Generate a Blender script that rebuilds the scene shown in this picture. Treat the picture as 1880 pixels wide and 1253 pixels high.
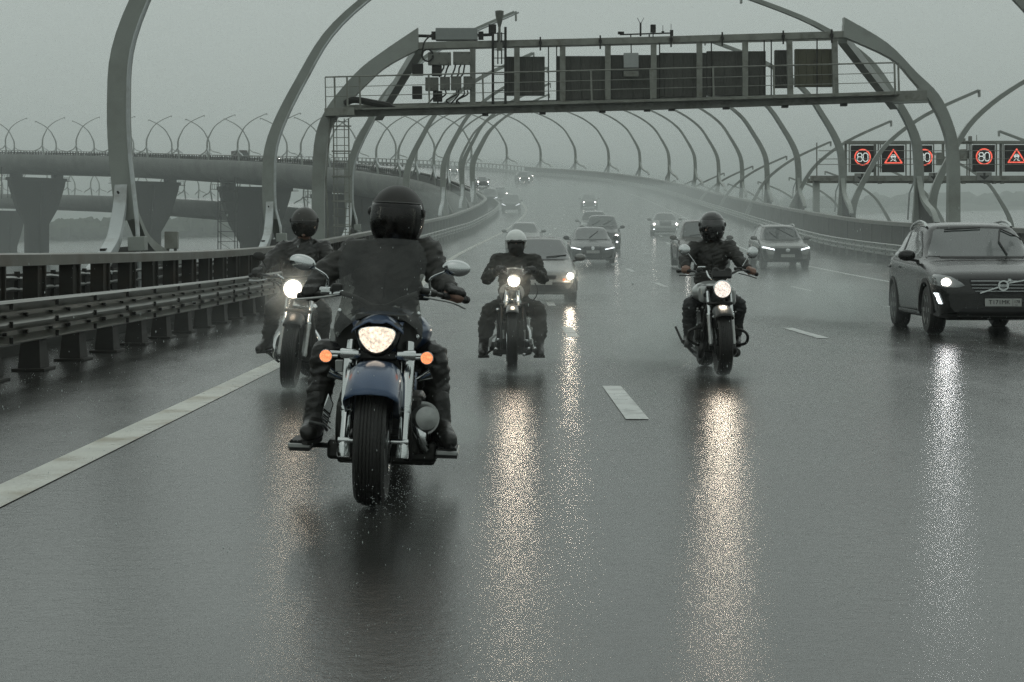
import bpy, bmesh, math, random
from mathutils import Vector, Matrix, Euler, noise
from mathutils.bvhtree import BVHTree
import numpy as np

for o in list(bpy.data.objects):
    bpy.data.objects.remove(o)
sc = bpy.context.scene
COL = sc.collection
rnd = random.Random(7)
R = math.radians
V = Vector

# ------------------------------------------------------------------ camera, light
# the near road surface is the local x-y plane (x right, y ahead, z up).  Its cross-fall
# and grade against true level are the matrix G, applied to everything at the end.
FPX = 3090.0
VPX, VPY = 933.0, 466.0
CAMH = 1.22
_up = V((-0.0283, -0.02136, 1.0)).normalized()
_rt = V((1, 0, 0.0283)); _rt = (_rt - _up * _rt.dot(_up)).normalized()
_fw = _up.cross(_rt)
G = Matrix((_rt, _fw, _up)).to_4x4()

cam_d = bpy.data.cameras.new("camera")
cam = bpy.data.objects.new("camera", cam_d)
COL.objects.link(cam)
cam_d.sensor_width = 36.0
cam_d.lens = 36.0 * FPX / 1880.0
cam_d.shift_x = (940.0 - VPX) / 1880.0
cam_d.shift_y = (VPY - 626.5) / 1880.0
cam_d.clip_start = 0.1
cam_d.clip_end = 20000
cam.matrix_world = G @ (Matrix.Translation((0, 0, CAMH)) @ Matrix.Rotation(R(90), 4, 'X'))
sc.camera = cam

EL, AZ = R(48), R(200)
w = bpy.data.worlds.new("World"); sc.world = w
w.use_nodes = True
nt = w.node_tree; nt.nodes.clear()
wo = nt.nodes.new("ShaderNodeOutputWorld"); bg = nt.nodes.new("ShaderNodeBackground")
sky = nt.nodes.new("ShaderNodeTexSky"); sky.sky_type = 'NISHITA'; sky.sun_disc = False
sky.sun_elevation = EL; sky.sun_rotation = AZ; sky.dust_density = 5; sky.air_density = 1.0
hsv = nt.nodes.new("ShaderNodeHueSaturation"); hsv.inputs['Saturation'].default_value = 0.15
hsv.inputs['Value'].default_value = 0.35
tc = nt.nodes.new("ShaderNodeTexCoord"); sep = nt.nodes.new("ShaderNodeSeparateXYZ")
cr = nt.nodes.new("ShaderNodeValToRGB")
cr.color_ramp.elements[0].position = 0.0; cr.color_ramp.elements[0].color = (3.32, 3.74, 3.54, 1)
cr.color_ramp.elements[1].position = 1.0; cr.color_ramp.elements[1].color = (3.2, 3.6, 3.42, 1)
e = cr.color_ramp.elements.new(0.25); e.color = (3.62, 4.06, 3.86, 1)
nz = nt.nodes.new("ShaderNodeTexNoise"); nz.inputs['Scale'].default_value = 2.2; nz.inputs['Detail'].default_value = 4
mr = nt.nodes.new("ShaderNodeMapRange"); mr.inputs['To Min'].default_value = 0.93; mr.inputs['To Max'].default_value = 1.07
mul = nt.nodes.new("ShaderNodeVectorMath"); mul.operation = 'SCALE'
mx = nt.nodes.new("ShaderNodeMix"); mx.data_type = 'RGBA'; mx.inputs['Factor'].default_value = 0.9
nt.links.new(tc.outputs['Generated'], sep.inputs[0]); nt.links.new(sep.outputs['Z'], cr.inputs[0])
nt.links.new(tc.outputs['Generated'], nz.inputs['Vector']); nt.links.new(nz.outputs['Fac'], mr.inputs['Value'])
nt.links.new(cr.outputs['Color'], mul.inputs[0]); nt.links.new(mr.outputs['Result'], mul.inputs['Scale'])
nt.links.new(sky.outputs['Color'], hsv.inputs['Color'])
nt.links.new(hsv.outputs['Color'], mx.inputs['A']); nt.links.new(mul.outputs[0], mx.inputs['B'])
nt.links.new(mx.outputs['Result'], bg.inputs['Color'])
bg.inputs['Strength'].default_value = 0.15
nt.links.new(bg.outputs[0], wo.inputs[0])

sl = bpy.data.lights.new("sun", 'SUN'); sl.energy = 0.5; sl.angle = R(100); sl.color = (.94, 1, .97)
so = bpy.data.objects.new("sun", sl); COL.objects.link(so)
so.rotation_euler = Euler((R(90) - EL, 0, R(180) - AZ + R(180)), 'XYZ')

sc.view_settings.view_transform = 'Standard'
sc.view_settings.look = 'None'
sc.view_settings.exposure = -0.03
sc.view_settings.gamma = 1.0
cy = sc.cycles
cy.use_denoising = True; cy.denoising_prefilter = 'NONE'
cy.max_bounces = 8; cy.diffuse_bounces = 3; cy.glossy_bounces = 4; cy.transmission_bounces = 4
cy.transparent_max_bounces = 16; cy.volume_bounces = 2
cy.sample_clamp_indirect = 6.0; cy.sample_clamp_direct = 14.0
cy.caustics_reflective = False; cy.caustics_refractive = False

# ------------------------------------------------------------------ materials
MATS = {}
def mat(name, col=(.2, .2, .2), rough=.5, metal=0., spec=.5, var=0., vscale=6., bump=0., bscale=30.,
        coat=0., crough=.05, emit=None, es=1., stretch=None, rvar=0., alpha=None, dirt=None, dscale=2.0):
    if name in MATS: return MATS[name]
    m = bpy.data.materials.new(name); m.use_nodes = True
    nt = m.node_tree; b = nt.nodes['Principled BSDF']
    c4 = (*col, 1)
    b.inputs['Base Color'].default_value = c4
    b.inputs['Roughness'].default_value = rough
    b.inputs['Metallic'].default_value = metal
    b.inputs['Specular IOR Level'].default_value = spec
    b.inputs['Coat Weight'].default_value = coat
    b.inputs['Coat Roughness'].default_value = crough
    tcn = nt.nodes.new("ShaderNodeTexCoord"); mp = nt.nodes.new("ShaderNodeMapping")
    nt.links.new(tcn.outputs['Object'], mp.inputs[0])
    if stretch: mp.inputs['Scale'].default_value = stretch
    def nzn(s, d=5):
        n = nt.nodes.new("ShaderNodeTexNoise"); n.inputs['Scale'].default_value = s; n.inputs['Detail'].default_value = d
        n.inputs['Roughness'].default_value = .6
        nt.links.new(mp.outputs[0], n.inputs['Vector']); return n
    if var > 0 or dirt:
        n = nzn(vscale); r = nt.nodes.new("ShaderNodeValToRGB")
        r.color_ramp.elements[0].position = .3; r.color_ramp.elements[1].position = .72
        r.color_ramp.elements[0].color = tuple(max(0, c * (1 - var)) for c in col) + (1,)
        r.color_ramp.elements[1].color = tuple(min(1, c * (1 + var)) for c in col) + (1,)
        nt.links.new(n.outputs['Fac'], r.inputs[0])
        out = r.outputs[0]
        if dirt:
            n2 = nzn(dscale, 7); r2 = nt.nodes.new("ShaderNodeValToRGB")
            r2.color_ramp.elements[0].position = .5; r2.color_ramp.elements[1].position = .68
            mxx = nt.nodes.new("ShaderNodeMix"); mxx.data_type = 'RGBA'
            nt.links.new(n2.outputs['Fac'], r2.inputs[0]); nt.links.new(r2.outputs[0], mxx.inputs['Factor'])
            nt.links.new(out, mxx.inputs['A']); mxx.inputs['B'].default_value = (*dirt, 1)
            out = mxx.outputs['Result']
        nt.links.new(out, b.inputs['Base Color'])
    if rvar > 0:
        n = nzn(vscale * 1.7); r = nt.nodes.new("ShaderNodeMapRange")
        r.inputs['To Min'].default_value = max(.02, rough - rvar); r.inputs['To Max'].default_value = min(1, rough + rvar)
        nt.links.new(n.outputs['Fac'], r.inputs['Value']); nt.links.new(r.outputs[0], b.inputs['Roughness'])
    if bump > 0:
        n = nzn(bscale, 4); bp = nt.nodes.new("ShaderNodeBump"); bp.inputs['Strength'].default_value = bump
        bp.inputs['Distance'].default_value = .02
        nt.links.new(n.outputs['Fac'], bp.inputs['Height']); nt.links.new(bp.outputs[0], b.inputs['Normal'])
    if emit:
        b.inputs['Emission Color'].default_value = (*emit, 1); b.inputs['Emission Strength'].default_value = es
    MATS[name] = m
    return m

def glassmat(name, tint, rough=.05, refl=.12, haze=.0, hazecol=(.2, .2, .2)):
    if name in MATS: return MATS[name]
    m = bpy.data.materials.new(name); m.use_nodes = True
    nt = m.node_tree; nt.nodes.clear()
    o = nt.nodes.new("ShaderNodeOutputMaterial"); t = nt.nodes.new("ShaderNodeBsdfTransparent")
    g = nt.nodes.new("ShaderNodeBsdfGlossy"); lw = nt.nodes.new("ShaderNodeFresnel"); lw.inputs['IOR'].default_value = 1.5
    t.inputs[0].default_value = (*tint, 1); g.inputs['Roughness'].default_value = rough
    ms = nt.nodes.new("ShaderNodeMixShader")
    tcn = nt.nodes.new("ShaderNodeTexCoord"); v = nt.nodes.new("ShaderNodeTexVoronoi"); v.inputs['Scale'].default_value = 90
    bp = nt.nodes.new("ShaderNodeBump"); bp.inputs['Strength'].default_value = .25; bp.inputs['Distance'].default_value = .004
    nt.links.new(tcn.outputs['Object'], v.inputs['Vector']); nt.links.new(v.outputs['Distance'], bp.inputs['Height'])
    nt.links.new(bp.outputs[0], g.inputs['Normal'])
    nt.links.new(lw.outputs[0], ms.inputs[0])
    src = t.outputs[0]
    if haze > 0:
        d = nt.nodes.new("ShaderNodeBsdfDiffuse"); d.inputs[0].default_value = (*hazecol, 1)
        m2 = nt.nodes.new("ShaderNodeMixShader"); m2.inputs[0].default_value = haze
        nz = nt.nodes.new("ShaderNodeTexNoise"); nz.inputs['Scale'].default_value = 22; nz.inputs['Detail'].default_value = 8; nz.inputs['Roughness'].default_value = .75
        mr = nt.nodes.new("ShaderNodeMapRange"); mr.inputs['From Min'].default_value = .36; mr.inputs['From Max'].default_value = .66; mr.inputs['To Min'].default_value = haze * .35; mr.inputs['To Max'].default_value = haze * 1.7
        nt.links.new(tcn.outputs['Object'], nz.inputs['Vector']); nt.links.new(nz.outputs['Fac'], mr.inputs['Value'])
        nt.links.new(mr.outputs[0], m2.inputs[0])
        nt.links.new(src, m2.inputs[1]); nt.links.new(d.outputs[0], m2.inputs[2]); src = m2.outputs[0]
    nt.links.new(src, ms.inputs[1]); nt.links.new(g.outputs[0], ms.inputs[2])
    nt.links.new(ms.outputs[0], o.inputs[0])
    MATS[name] = m
    return m

def lampmat(name, col, es, scale=60.):
    """a lit lens: emission broken up by the lens ribs"""
    if name in MATS: return MATS[name]
    m = bpy.data.materials.new(name); m.use_nodes = True
    nt = m.node_tree; nt.nodes.clear()
    o = nt.nodes.new("ShaderNodeOutputMaterial"); em = nt.nodes.new("ShaderNodeEmission")
    tcn = nt.nodes.new("ShaderNodeTexCoord"); v = nt.nodes.new("ShaderNodeTexNoise"); v.inputs['Scale'].default_value = scale
    v.inputs['Detail'].default_value = 5
    mr = nt.nodes.new("ShaderNodeMapRange"); mr.inputs['From Min'].default_value = .3; mr.inputs['From Max'].default_value = .7
    mr.inputs['To Min'].default_value = es * .55; mr.inputs['To Max'].default_value = es * 1.45
    nt.links.new(tcn.outputs['Object'], v.inputs['Vector']); nt.links.new(v.outputs['Fac'], mr.inputs['Value'])
    nt.links.new(mr.outputs[0], em.inputs['Strength']); em.inputs['Color'].default_value = (*col, 1)
    nt.links.new(em.outputs[0], o.inputs[0])
    MATS[name] = m
    return m

STEEL = mat('arch_paint', (.29, .31, .285), .42, 0, .5, var=.10, vscale=.8, bump=.05, bscale=3, rvar=.1, dirt=(.21, .22, .195), dscale=.5)
STEEL_LIT = mat('arch_paint_lit', (.50, .53, .53), .4, 0, .5, var=.08, vscale=2, dirt=(.30, .30, .28), dscale=1.4)  # paler copy of the arch paint, with the light put into its colour
DARKST = mat('gantry_steel', (.22, .228, .20), .5, 0, .5, var=.22, vscale=1.5, rvar=.12, dirt=(.13, .126, .105), dscale=2.5)
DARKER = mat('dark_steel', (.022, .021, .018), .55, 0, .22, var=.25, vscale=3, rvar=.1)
PANEL = mat('panel_back', (.065, .066, .056), .6, 0, .4, var=.3, vscale=5, stretch=(6, 1, 1), bump=.3, bscale=12)
GALV = mat('galvanised_rail', (.10, .10, .083), .30, .7, .5, var=.12, vscale=1.2, stretch=(1, .2, 1), rvar=.05, dirt=(.07, .066, .05), dscale=.6)
GALVL = mat('pale_galvanised_rail', (.26, .27, .25), .4, .5, .5, var=.15, vscale=1.5, rvar=.05)
GALVD = mat('parapet_steel', (.026, .024, .019), .55, 0, .22, var=.3, vscale=2.5, rvar=.15, dirt=(.04, .03, .02), dscale=1.5)
BEAMM = mat('handrail_beam', (.12, .117, .098), .4, .15, .5, var=.16, vscale=1.3, rvar=.12, dirt=(.09, .075, .055), dscale=.9)
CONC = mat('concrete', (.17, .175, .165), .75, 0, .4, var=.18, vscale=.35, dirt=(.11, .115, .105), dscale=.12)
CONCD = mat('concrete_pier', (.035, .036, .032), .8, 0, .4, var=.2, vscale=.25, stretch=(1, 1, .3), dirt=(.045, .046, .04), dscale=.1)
CHROME = mat('chrome', (.62, .64, .64), .12, 1., .5, rvar=.05, vscale=20)
ALU = mat('cast_aluminium', (.36, .37, .36), .38, .85, .5, var=.15, vscale=25, rvar=.1)
BLK = mat('black_metal', (.016, .016, .014), .35, .2, .5, rvar=.1, vscale=14)
BLKR = mat('black_rubber', (.018, .018, .016), .55, 0, .5, var=.3, vscale=30, bump=.3, bscale=90, rvar=.15)
ENG = mat('engine_black', (.03, .03, .026), .42, .4, .5, var=.4, vscale=14, rvar=.15, bump=.2, bscale=40)
LEATHER = mat('wet_black_leather', (.013, .0125, .010), .40, 0, .55, var=.35, vscale=9, bump=.35, bscale=22, rvar=.14)
CLOTH = mat('dark_riding_cloth', (.018, .0175, .014), .55, 0, .5, var=.5, vscale=7, bump=.35, bscale=16, rvar=.1)
CLOTHG = mat('dark_olive_cloth', (.030, .030, .025), .7, 0, .3, var=.3, vscale=7, bump=.35, bscale=16, rvar=.1)
JEANS = mat('wet_dark_jeans', (.034, .036, .036), .62, 0, .3, var=.3, vscale=7, bump=.3, bscale=18)
SKIN = mat('skin', (.22, .13, .095), .5, 0, .4, var=.1, vscale=12)
GLOVE = mat('black_glove', (.014, .014, .012), .5, 0, .4, var=.3, vscale=20, bump=.3, bscale=50)
HELM = mat('black_helmet', (.014, .014, .013), .22, 0, .5, coat=.6, rvar=.08, vscale=12)
BLUE = mat('blue_motorcycle_paint', (.028, .060, .125), .30, .3, .5, coat=.7, var=.15, vscale=6)
VISOR = glassmat('smoked_visor', (.40, .385, .36), .06)
VISORC = glassmat('clear_wet_visor', (.42, .42, .40), .1, haze=.14, hazecol=(.14, .14, .13))
SCREEN = glassmat('smoked_windscreen', (.42, .425, .40), .16, haze=.34, hazecol=(.06, .063, .058))
FLY = glassmat('clear_flyscreen', (.7, .7, .66), .08, haze=.12)
WHITEP = mat('white_paint', (.70, .72, .70), .3, 0, .5, coat=.5, var=.05, vscale=8)
SILV = mat('silver_tank_paint', (.42, .44, .43), .3, .4, .5, coat=.5, var=.08, vscale=8)
AMBER = lampmat('amber_indicator', (1., .33, .14), 1.25, 90)
HL_WARM = lampmat('lit_headlamp_warm', (1., .86, .68), 1.15, 60)
HL_HOT = lampmat('lit_headlamp_bright', (1., .90, .76), 3.5, 45)
HL_MID = lampmat('lit_headlamp', (1., .91, .80), 5, 45)
HL_CAR = lampmat('lit_car_headlamp', (1., .93, .84), 15, 30)
HL_COOL = lampmat('lit_daytime_lamp', (.88, .97, 1.), 3.2, 20)
HL_SOFT = lampmat('soft_daytime_lamp', (.9, .96, 1.), 2.6, 20)

# ------------------------------------------------------------------ objects
def tag(o, label=None, cat=None, group=None, kind=None):
    if label: o['label'] = label
    if cat: o['category'] = cat
    if group: o['group'] = group
    if kind: o['kind'] = kind
    return o
def empty(name, loc=(0, 0, 0), rot=(0, 0, 0), label=None, cat=None, group=None):
    o = bpy.data.objects.new(name, None); COL.objects.link(o)
    o.empty_display_size = .3
    o.location = loc; o.rotation_euler = rot
    return tag(o, label, cat, group)
def mesh_obj(name, me, parent=None):
    o = bpy.data.objects.new(name, me); COL.objects.link(o)
    if parent is not None: o.parent = parent
    return o

def frame(d, up=None):
    d = V(d).normalized()
    u = V(up) if up is not None else (V((0, 0, 1)) if abs(d.z) < .9 else V((0, 1, 0)))
    s = d.cross(u).normalized(); u2 = s.cross(d)
    return s, u2

class MB:
    def __init__(s): s.v = []; s.f = []; s.m = []
    def add(s, vs, fs, mi=0):
        b = len(s.v); s.v += [tuple(x) for x in vs]
        s.f += [tuple(b + i for i in f) for f in fs]; s.m += [mi] * len(fs); return s
    def box(s, c, d, rot=None, mi=0, taper=1.0):
        c = V(c); hx, hy, hz = d[0] / 2, d[1] / 2, d[2] / 2
        vs = [V((x * hx * (taper if z > 0 else 1), y * hy * (taper if z > 0 else 1), z * hz)) for z in (-1, 1) for x, y in ((-1, -1), (1, -1), (1, 1), (-1, 1))]
        if rot is not None:
            M = rot if isinstance(rot, Matrix) else Euler(rot).to_matrix()
            vs = [M @ v for v in vs]
        return s.add([c + v for v in vs], [(3, 2, 1, 0), (4, 5, 6, 7), (0, 1, 5, 4), (1, 2, 6, 5), (2, 3, 7, 6), (3, 0, 4, 7)], mi)
    def bar(s, p0, p1, w, h, up=None, mi=0):
        p0, p1 = V(p0), V(p1); a, b = frame(p1 - p0, up)
        vs = [p + a * x * w / 2 + b * y * h / 2 for p in (p0, p1) for x, y in ((-1, -1), (1, -1), (1, 1), (-1, 1))]
        return s.add(vs, [(3, 2, 1, 0), (4, 5, 6, 7), (0, 1, 5, 4), (1, 2, 6, 5), (2, 3, 7, 6), (3, 0, 4, 7)], mi)
    def tube(s, pts, r, n=8, closed=False, mi=0, ry=None):
        pts = [V(p) for p in pts]; k = len(pts)
        rs = r if isinstance(r, (list, tuple)) else [r] * k
        vs = []; ref = None
        for i, p in enumerate(pts):
            if closed: d = pts[(i + 1) % k] - pts[i - 1]
            else: d = pts[min(i + 1, k - 1)] - pts[max(i - 1, 0)]
            d.normalize()
            if ref is None: a, b = frame(d)
            else:
                a = (ref - d * ref.dot(d))
                a = a.normalized() if a.length > 1e-6 else frame(d)[0]
                b = a.cross(d)
            ref = a
            q = (ry / rs[i]) if ry else 1
            vs += [p + (a * math.cos(2 * math.pi * j / n) + b * math.sin(2 * math.pi * j / n) * q) * rs[i] for j in range(n)]
        fs = []
        for i in range(k if closed else k - 1):
            i2 = (i + 1) % k
            fs += [(i * n + j, i * n + (j + 1) % n, i2 * n + (j + 1) % n, i2 * n + j) for j in range(n)]
        if not closed:
            fs += [tuple(range(n))[::-1], tuple((k - 1) * n + j for j in range(n))]
        return s.add(vs, fs, mi)
    def cyl(s, p0, p1, r0, r1=None, n=14, mi=0):
        return s.tube([p0, p1], [r0, r0 if r1 is None else r1], n, mi=mi)
    def lathe(s, prof, o, axis, n=24, mi=0, close=False):
        """prof: (radius, distance along the axis)"""
        o = V(o); ax = V(axis).normalized(); a, b = frame(ax); vs = []
        for r, h in prof:
            vs += [o + ax * h + (a * math.cos(2 * math.pi * j / n) + b * math.sin(2 * math.pi * j / n)) * max(r, 1e-4) for j in range(n)]
        k = len(prof); fs = []
        for i in range(k if close else k - 1):
            i2 = (i + 1) % k
            fs += [(i * n + j, i * n + (j + 1) % n, i2 * n + (j + 1) % n, i2 * n + j) for j in range(n)]
        if not close:
            fs += [tuple(range(n))[::-1], tuple((k - 1) * n + j for j in range(n))]
        return s.add(vs, fs, mi)
    def ell(s, c, r, n=16, m=10, rot=None, mi=0, a0=0.0, a1=math.pi):
        c = V(c); vs = []; M = Euler(rot).to_matrix() if rot else None
        for i in range(m + 1):
            th = a0 + (a1 - a0) * i / m
            for j in range(n):
                ph = 2 * math.pi * j / n
                p = V((r[0] * max(math.sin(th), 1e-3) * math.cos(ph), r[1] * max(math.sin(th), 1e-3) * math.sin(ph), r[2] * math.cos(th)))
                vs.append(c + (M @ p if M else p))
        fs = [(i * n + j, (i + 1) * n + j, (i + 1) * n + (j + 1) % n, i * n + (j + 1) % n) for i in range(m) for j in range(n)]
        fs += [tuple(range(n)), tuple(m * n + j for j in range(n))[::-1]]
        return s.add(vs, fs, mi)
    def prism(s, poly, ext, mi=0):
        poly = [V(p) for p in poly]; n = len(poly); ext = V(ext)
        vs = poly + [p + ext for p in poly]
        fs = [tuple(range(n)), tuple(range(2 * n - 1, n - 1, -1))] + [(i, (i + 1) % n + 0, n + (i + 1) % n, n + i) for i in range(n)]
        return s.add(vs, fs, mi)
    def sheet(s, rows, mi=0, closev=False):
        k = len(rows); n = len(rows[0]); vs = [p for r in rows for p in r]
        fs = [(i * n + j, i * n + (j + 1) % n, (i + 1) * n + (j + 1) % n, (i + 1) * n + j) for i in range(k - 1) for j in range(n if closev else n - 1)]
        return s.add(vs, fs, mi)
    def mesh(s, name):
        me = bpy.data.meshes.new(name); me.from_pydata(s.v, [], s.f)
        bm = bmesh.new(); bm.from_mesh(me)
        bmesh.ops.recalc_face_normals(bm, faces=bm.faces); bm.to_mesh(me); bm.free()
        return me
    def build(s, name, mats, parent=None, smooth=40, bevel=0, sub=0, solid=0, sheet=False):
        me = bpy.data.meshes.new(name); me.from_pydata(s.v, [], s.f)
        if not isinstance(mats, (list, tuple)): mats = [mats]
        for m in mats: me.materials.append(m)
        me.polygons.foreach_set('material_index', s.m)
        bm = bmesh.new(); bm.from_mesh(me)
        if not sheet: bmesh.ops.recalc_face_normals(bm, faces=bm.faces)
        bm.to_mesh(me); bm.free()
        if smooth:
            me.polygons.foreach_set('use_smooth', [True] * len(me.polygons))
            me.set_sharp_from_angle(angle=R(smooth))
        me.update()
        o = mesh_obj(name, me, parent)
        if solid:
            md = o.modifiers.new('solid', 'SOLIDIFY'); md.thickness = solid; md.offset = 0
        if bevel:
            md = o.modifiers.new('bevel', 'BEVEL'); md.width = bevel; md.segments = 2; md.limit_method = 'ANGLE'; md.angle_limit = R(35)
        if sub:
            md = o.modifiers.new('sub', 'SUBSURF'); md.levels = sub; md.render_levels = sub
        return o

def build_split(mb, name, mats, parent=None, **kw):
    """every separate piece becomes an object of its own"""
    par = list(range(len(mb.v)))
    def fd(i):
        while par[i] != i: par[i] = par[par[i]]; i = par[i]
        return i
    for f in mb.f:
        a = fd(f[0])
        for b in f[1:]: par[fd(b)] = a
    groups = {}
    for k, f in enumerate(mb.f): groups.setdefault(fd(f[0]), []).append(k)
    for ks in groups.values():
        m_ = MB(); mp = {}
        for k in ks:
            for i in mb.f[k]:
                if i not in mp: mp[i] = len(m_.v); m_.v.append(mb.v[i])
            m_.f.append(tuple(mp[i] for i in mb.f[k])); m_.m.append(mb.m[k])
        m_.build(name, mats, parent, **kw)

def remeshed(mb, name, m, parent, voxel=.012, smooth=4, fold=0., fscale=9., extra=None):
    """union of closed volumes grown into one continuous skin"""
    me = mb.mesh(name); o = mesh_obj(name, me)
    md = o.modifiers.new('r', 'REMESH'); md.mode = 'VOXEL'; md.voxel_size = voxel; md.adaptivity = 0
    md2 = o.modifiers.new('s', 'SMOOTH'); md2.factor = .5; md2.iterations = smooth
    dg = bpy.context.evaluated_depsgraph_get(); dg.update()
    me2 = bpy.data.meshes.new_from_object(o.evaluated_get(dg))
    bpy.data.objects.remove(o)
    if fold > 0:
        me2.update()
        for v in me2.vertices:
            p = v.co
            f = noise.fractal(V((p.x * fscale, p.y * fscale, p.z * fscale * 1.9)) + V((3.1, 7.7, 1.3)), 1.0, 2.0, 3)
            f2 = noise.noise(V((p.x * 5 + p.z * 16, p.y * 6, p.z * 22 - p.x * 12)))
            f2 = 1 - abs(f2) * 2.4
            v.co = p + v.normal * (f * fold + (max(f2, 0) ** 2) * fold * .9)
    if extra: extra(me2)
    me2.materials.clear()
    for k in (m if isinstance(m, (list, tuple)) else [m]): me2.materials.append(k)
    me2.name = name
    me2.polygons.foreach_set('use_smooth', [True] * len(me2.polygons)); me2.update()
    ob = mesh_obj(name, me2, parent)
    return ob

def catmull(P, n=6):
    P = [V(p) for p in P]; out = []
    for i in range(len(P) - 1):
        a = P[max(i - 1, 0)]; b = P[i]; c = P[i + 1]; d = P[min(i + 2, len(P) - 1)]
        for k in range(n):
            t = k / n
            out.append(.5 * ((2 * b) + (c - a) * t + (2 * a - 5 * b + 4 * c - d) * t * t + (3 * b - a - 3 * c + d) * t ** 3))
    out.append(P[-1]); return out

# ------------------------------------------------------------------ road alignments
class Path:
    def __init__(s, pts, step=2.5):
        cp = catmull(pts, 12)
        d = [0]
        for a, b in zip(cp, cp[1:]): d.append(d[-1] + (V((a.x, a.y)) - V((b.x, b.y))).length)
        A = np.array([(p.x, p.y, p.z) for p in cp]); D = np.array(d)
        n = int(D[-1] / step); S = np.linspace(0, D[-1], n + 1)
        A = np.stack([np.interp(S, D, A[:, i]) for i in range(3)], 1)
        for _ in range(6):
            B = A.copy(); B[1:-1] = (A[:-2] + A[1:-1] * 2 + A[2:]) / 4; A = B
        s.A = A; s.S = S; s.L = S[-1]
        i0 = int(np.argmin(abs(A[:, 1]))); s.s0 = S[i0] - A[i0, 1]
    def pos(s, q):
        q = q + s.s0
        return V([float(np.interp(q, s.S, s.A[:, i])) for i in range(3)])
    def tan(s, q):
        t = s.pos(q + 2) - s.pos(q - 2); t.z = 0; return t.normalized()
    def at(s, q, t, h=0.):
        p = s.pos(q); d = s.tan(q)
        return V((p.x + d.y * t, p.y - d.x * t, p.z + h))
    def near(s, x, y):
        i = int(np.argmin((s.A[:, 0] - x) ** 2 + (s.A[:, 1] - y) ** 2)); return float(s.S[i] - s.s0)

# right-hand row of arches is the base line of the main carriageway
_rp = [(18.2, -40), (18.2, 0), (18.2, 40), (18.25, 76), (19.3, 98.4), (20.6, 120.8), (21.8, 143.3), (22.8, 165.8), (23.3, 188.3), (23.2, 210.8), (22.1, 233.2),
       (19.8, 255.6), (16.4, 277.8), (11.8, 299.9), (6.0, 321.6), (-.5, 343.3), (-8.2, 364.5), (-17, 385), (-27.2, 405.1), (-38, 424.6), (-49.2, 444.3), (-61, 463.4),
       (-74.2, 481.6), (-88.6, 498.9), (-103.2, 516), (-118.6, 532.5), (-134.9, 547.9), (-151.3, 563.3), (-169.3, 576.8), (-188, 589.5), (-207, 601), (-227, 612), (-247, 622)]
_zk = [(-40, 0), (28, 0), (39, .1), (52, .36), (64, .7), (76, 1.05), (86, 1.4), (98, 1.95), (121, 3.0), (143, 4.1), (166, 5.3), (188, 6.6), (211, 8.2), (233, 9.8), (256, 11.5),
       (278, 13.1), (300, 14.6), (322, 16.1), (343, 17.8), (385, 20.9), (424, 23.8), (463, 26.4), (516, 30.1), (577, 34.2), (622, 37)]
MAIN = Path([(x, y, float(np.interp(y, [k[0] for k in _zk], [k[1] for k in _zk]))) for x, y in _rp])
OFF = 18.2
_wk = [(-60, 0), (90, 0), (112, -.3), (150, .4), (175, 1.0), (193, 2.2), (215, 4.0), (240, 5.2), (275, 6.2), (700, 6.2)]
def wl(q): return float(np.interp(q, [k[0] for k in _wk], [k[1] for k in _wk]))
# lateral coordinate u: metres right of the camera line (near) ; left side widens by wl
def M(q, u, h=0.):
    if u < -1: u = u - wl(q) * min(1, (-1 - u) / 3.8)
    return MAIN.at(q, u - OFF, h)
def road_z(x, y):
    return MAIN.pos(MAIN.near(x, y)).z

_sk = [(31.7, -40, -1), (31.7, 60, -1), (31.7, 150, -1), (31.5, 200, -.6), (30, 250, .4), (25, 300, 2.4), (12, 350, 6), (-10, 400, 9.5), (-40, 455, 13), (-80, 520, 17.3),
       (-130, 600, 21.5), (-190, 680, 25), (-262, 760, 28), (-350, 850, 31)]
SECOND = Path(_sk)

TILT = V((-.0283, -.02136, 1)).normalized()
# ------------------------------------------------------------------ ground works
def ribbon(path, q0, q1, offs, step=4.0, fn=None):
    fn = fn or (lambda q, t, h: path.at(q, t, h))
    n = max(2, int((q1 - q0) / step)); rows = []
    for i in range(n + 1):
        q = q0 + (q1 - q0) * i / n
        rows.append([fn(q, t, h) for t, h in offs])
    return rows

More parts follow.
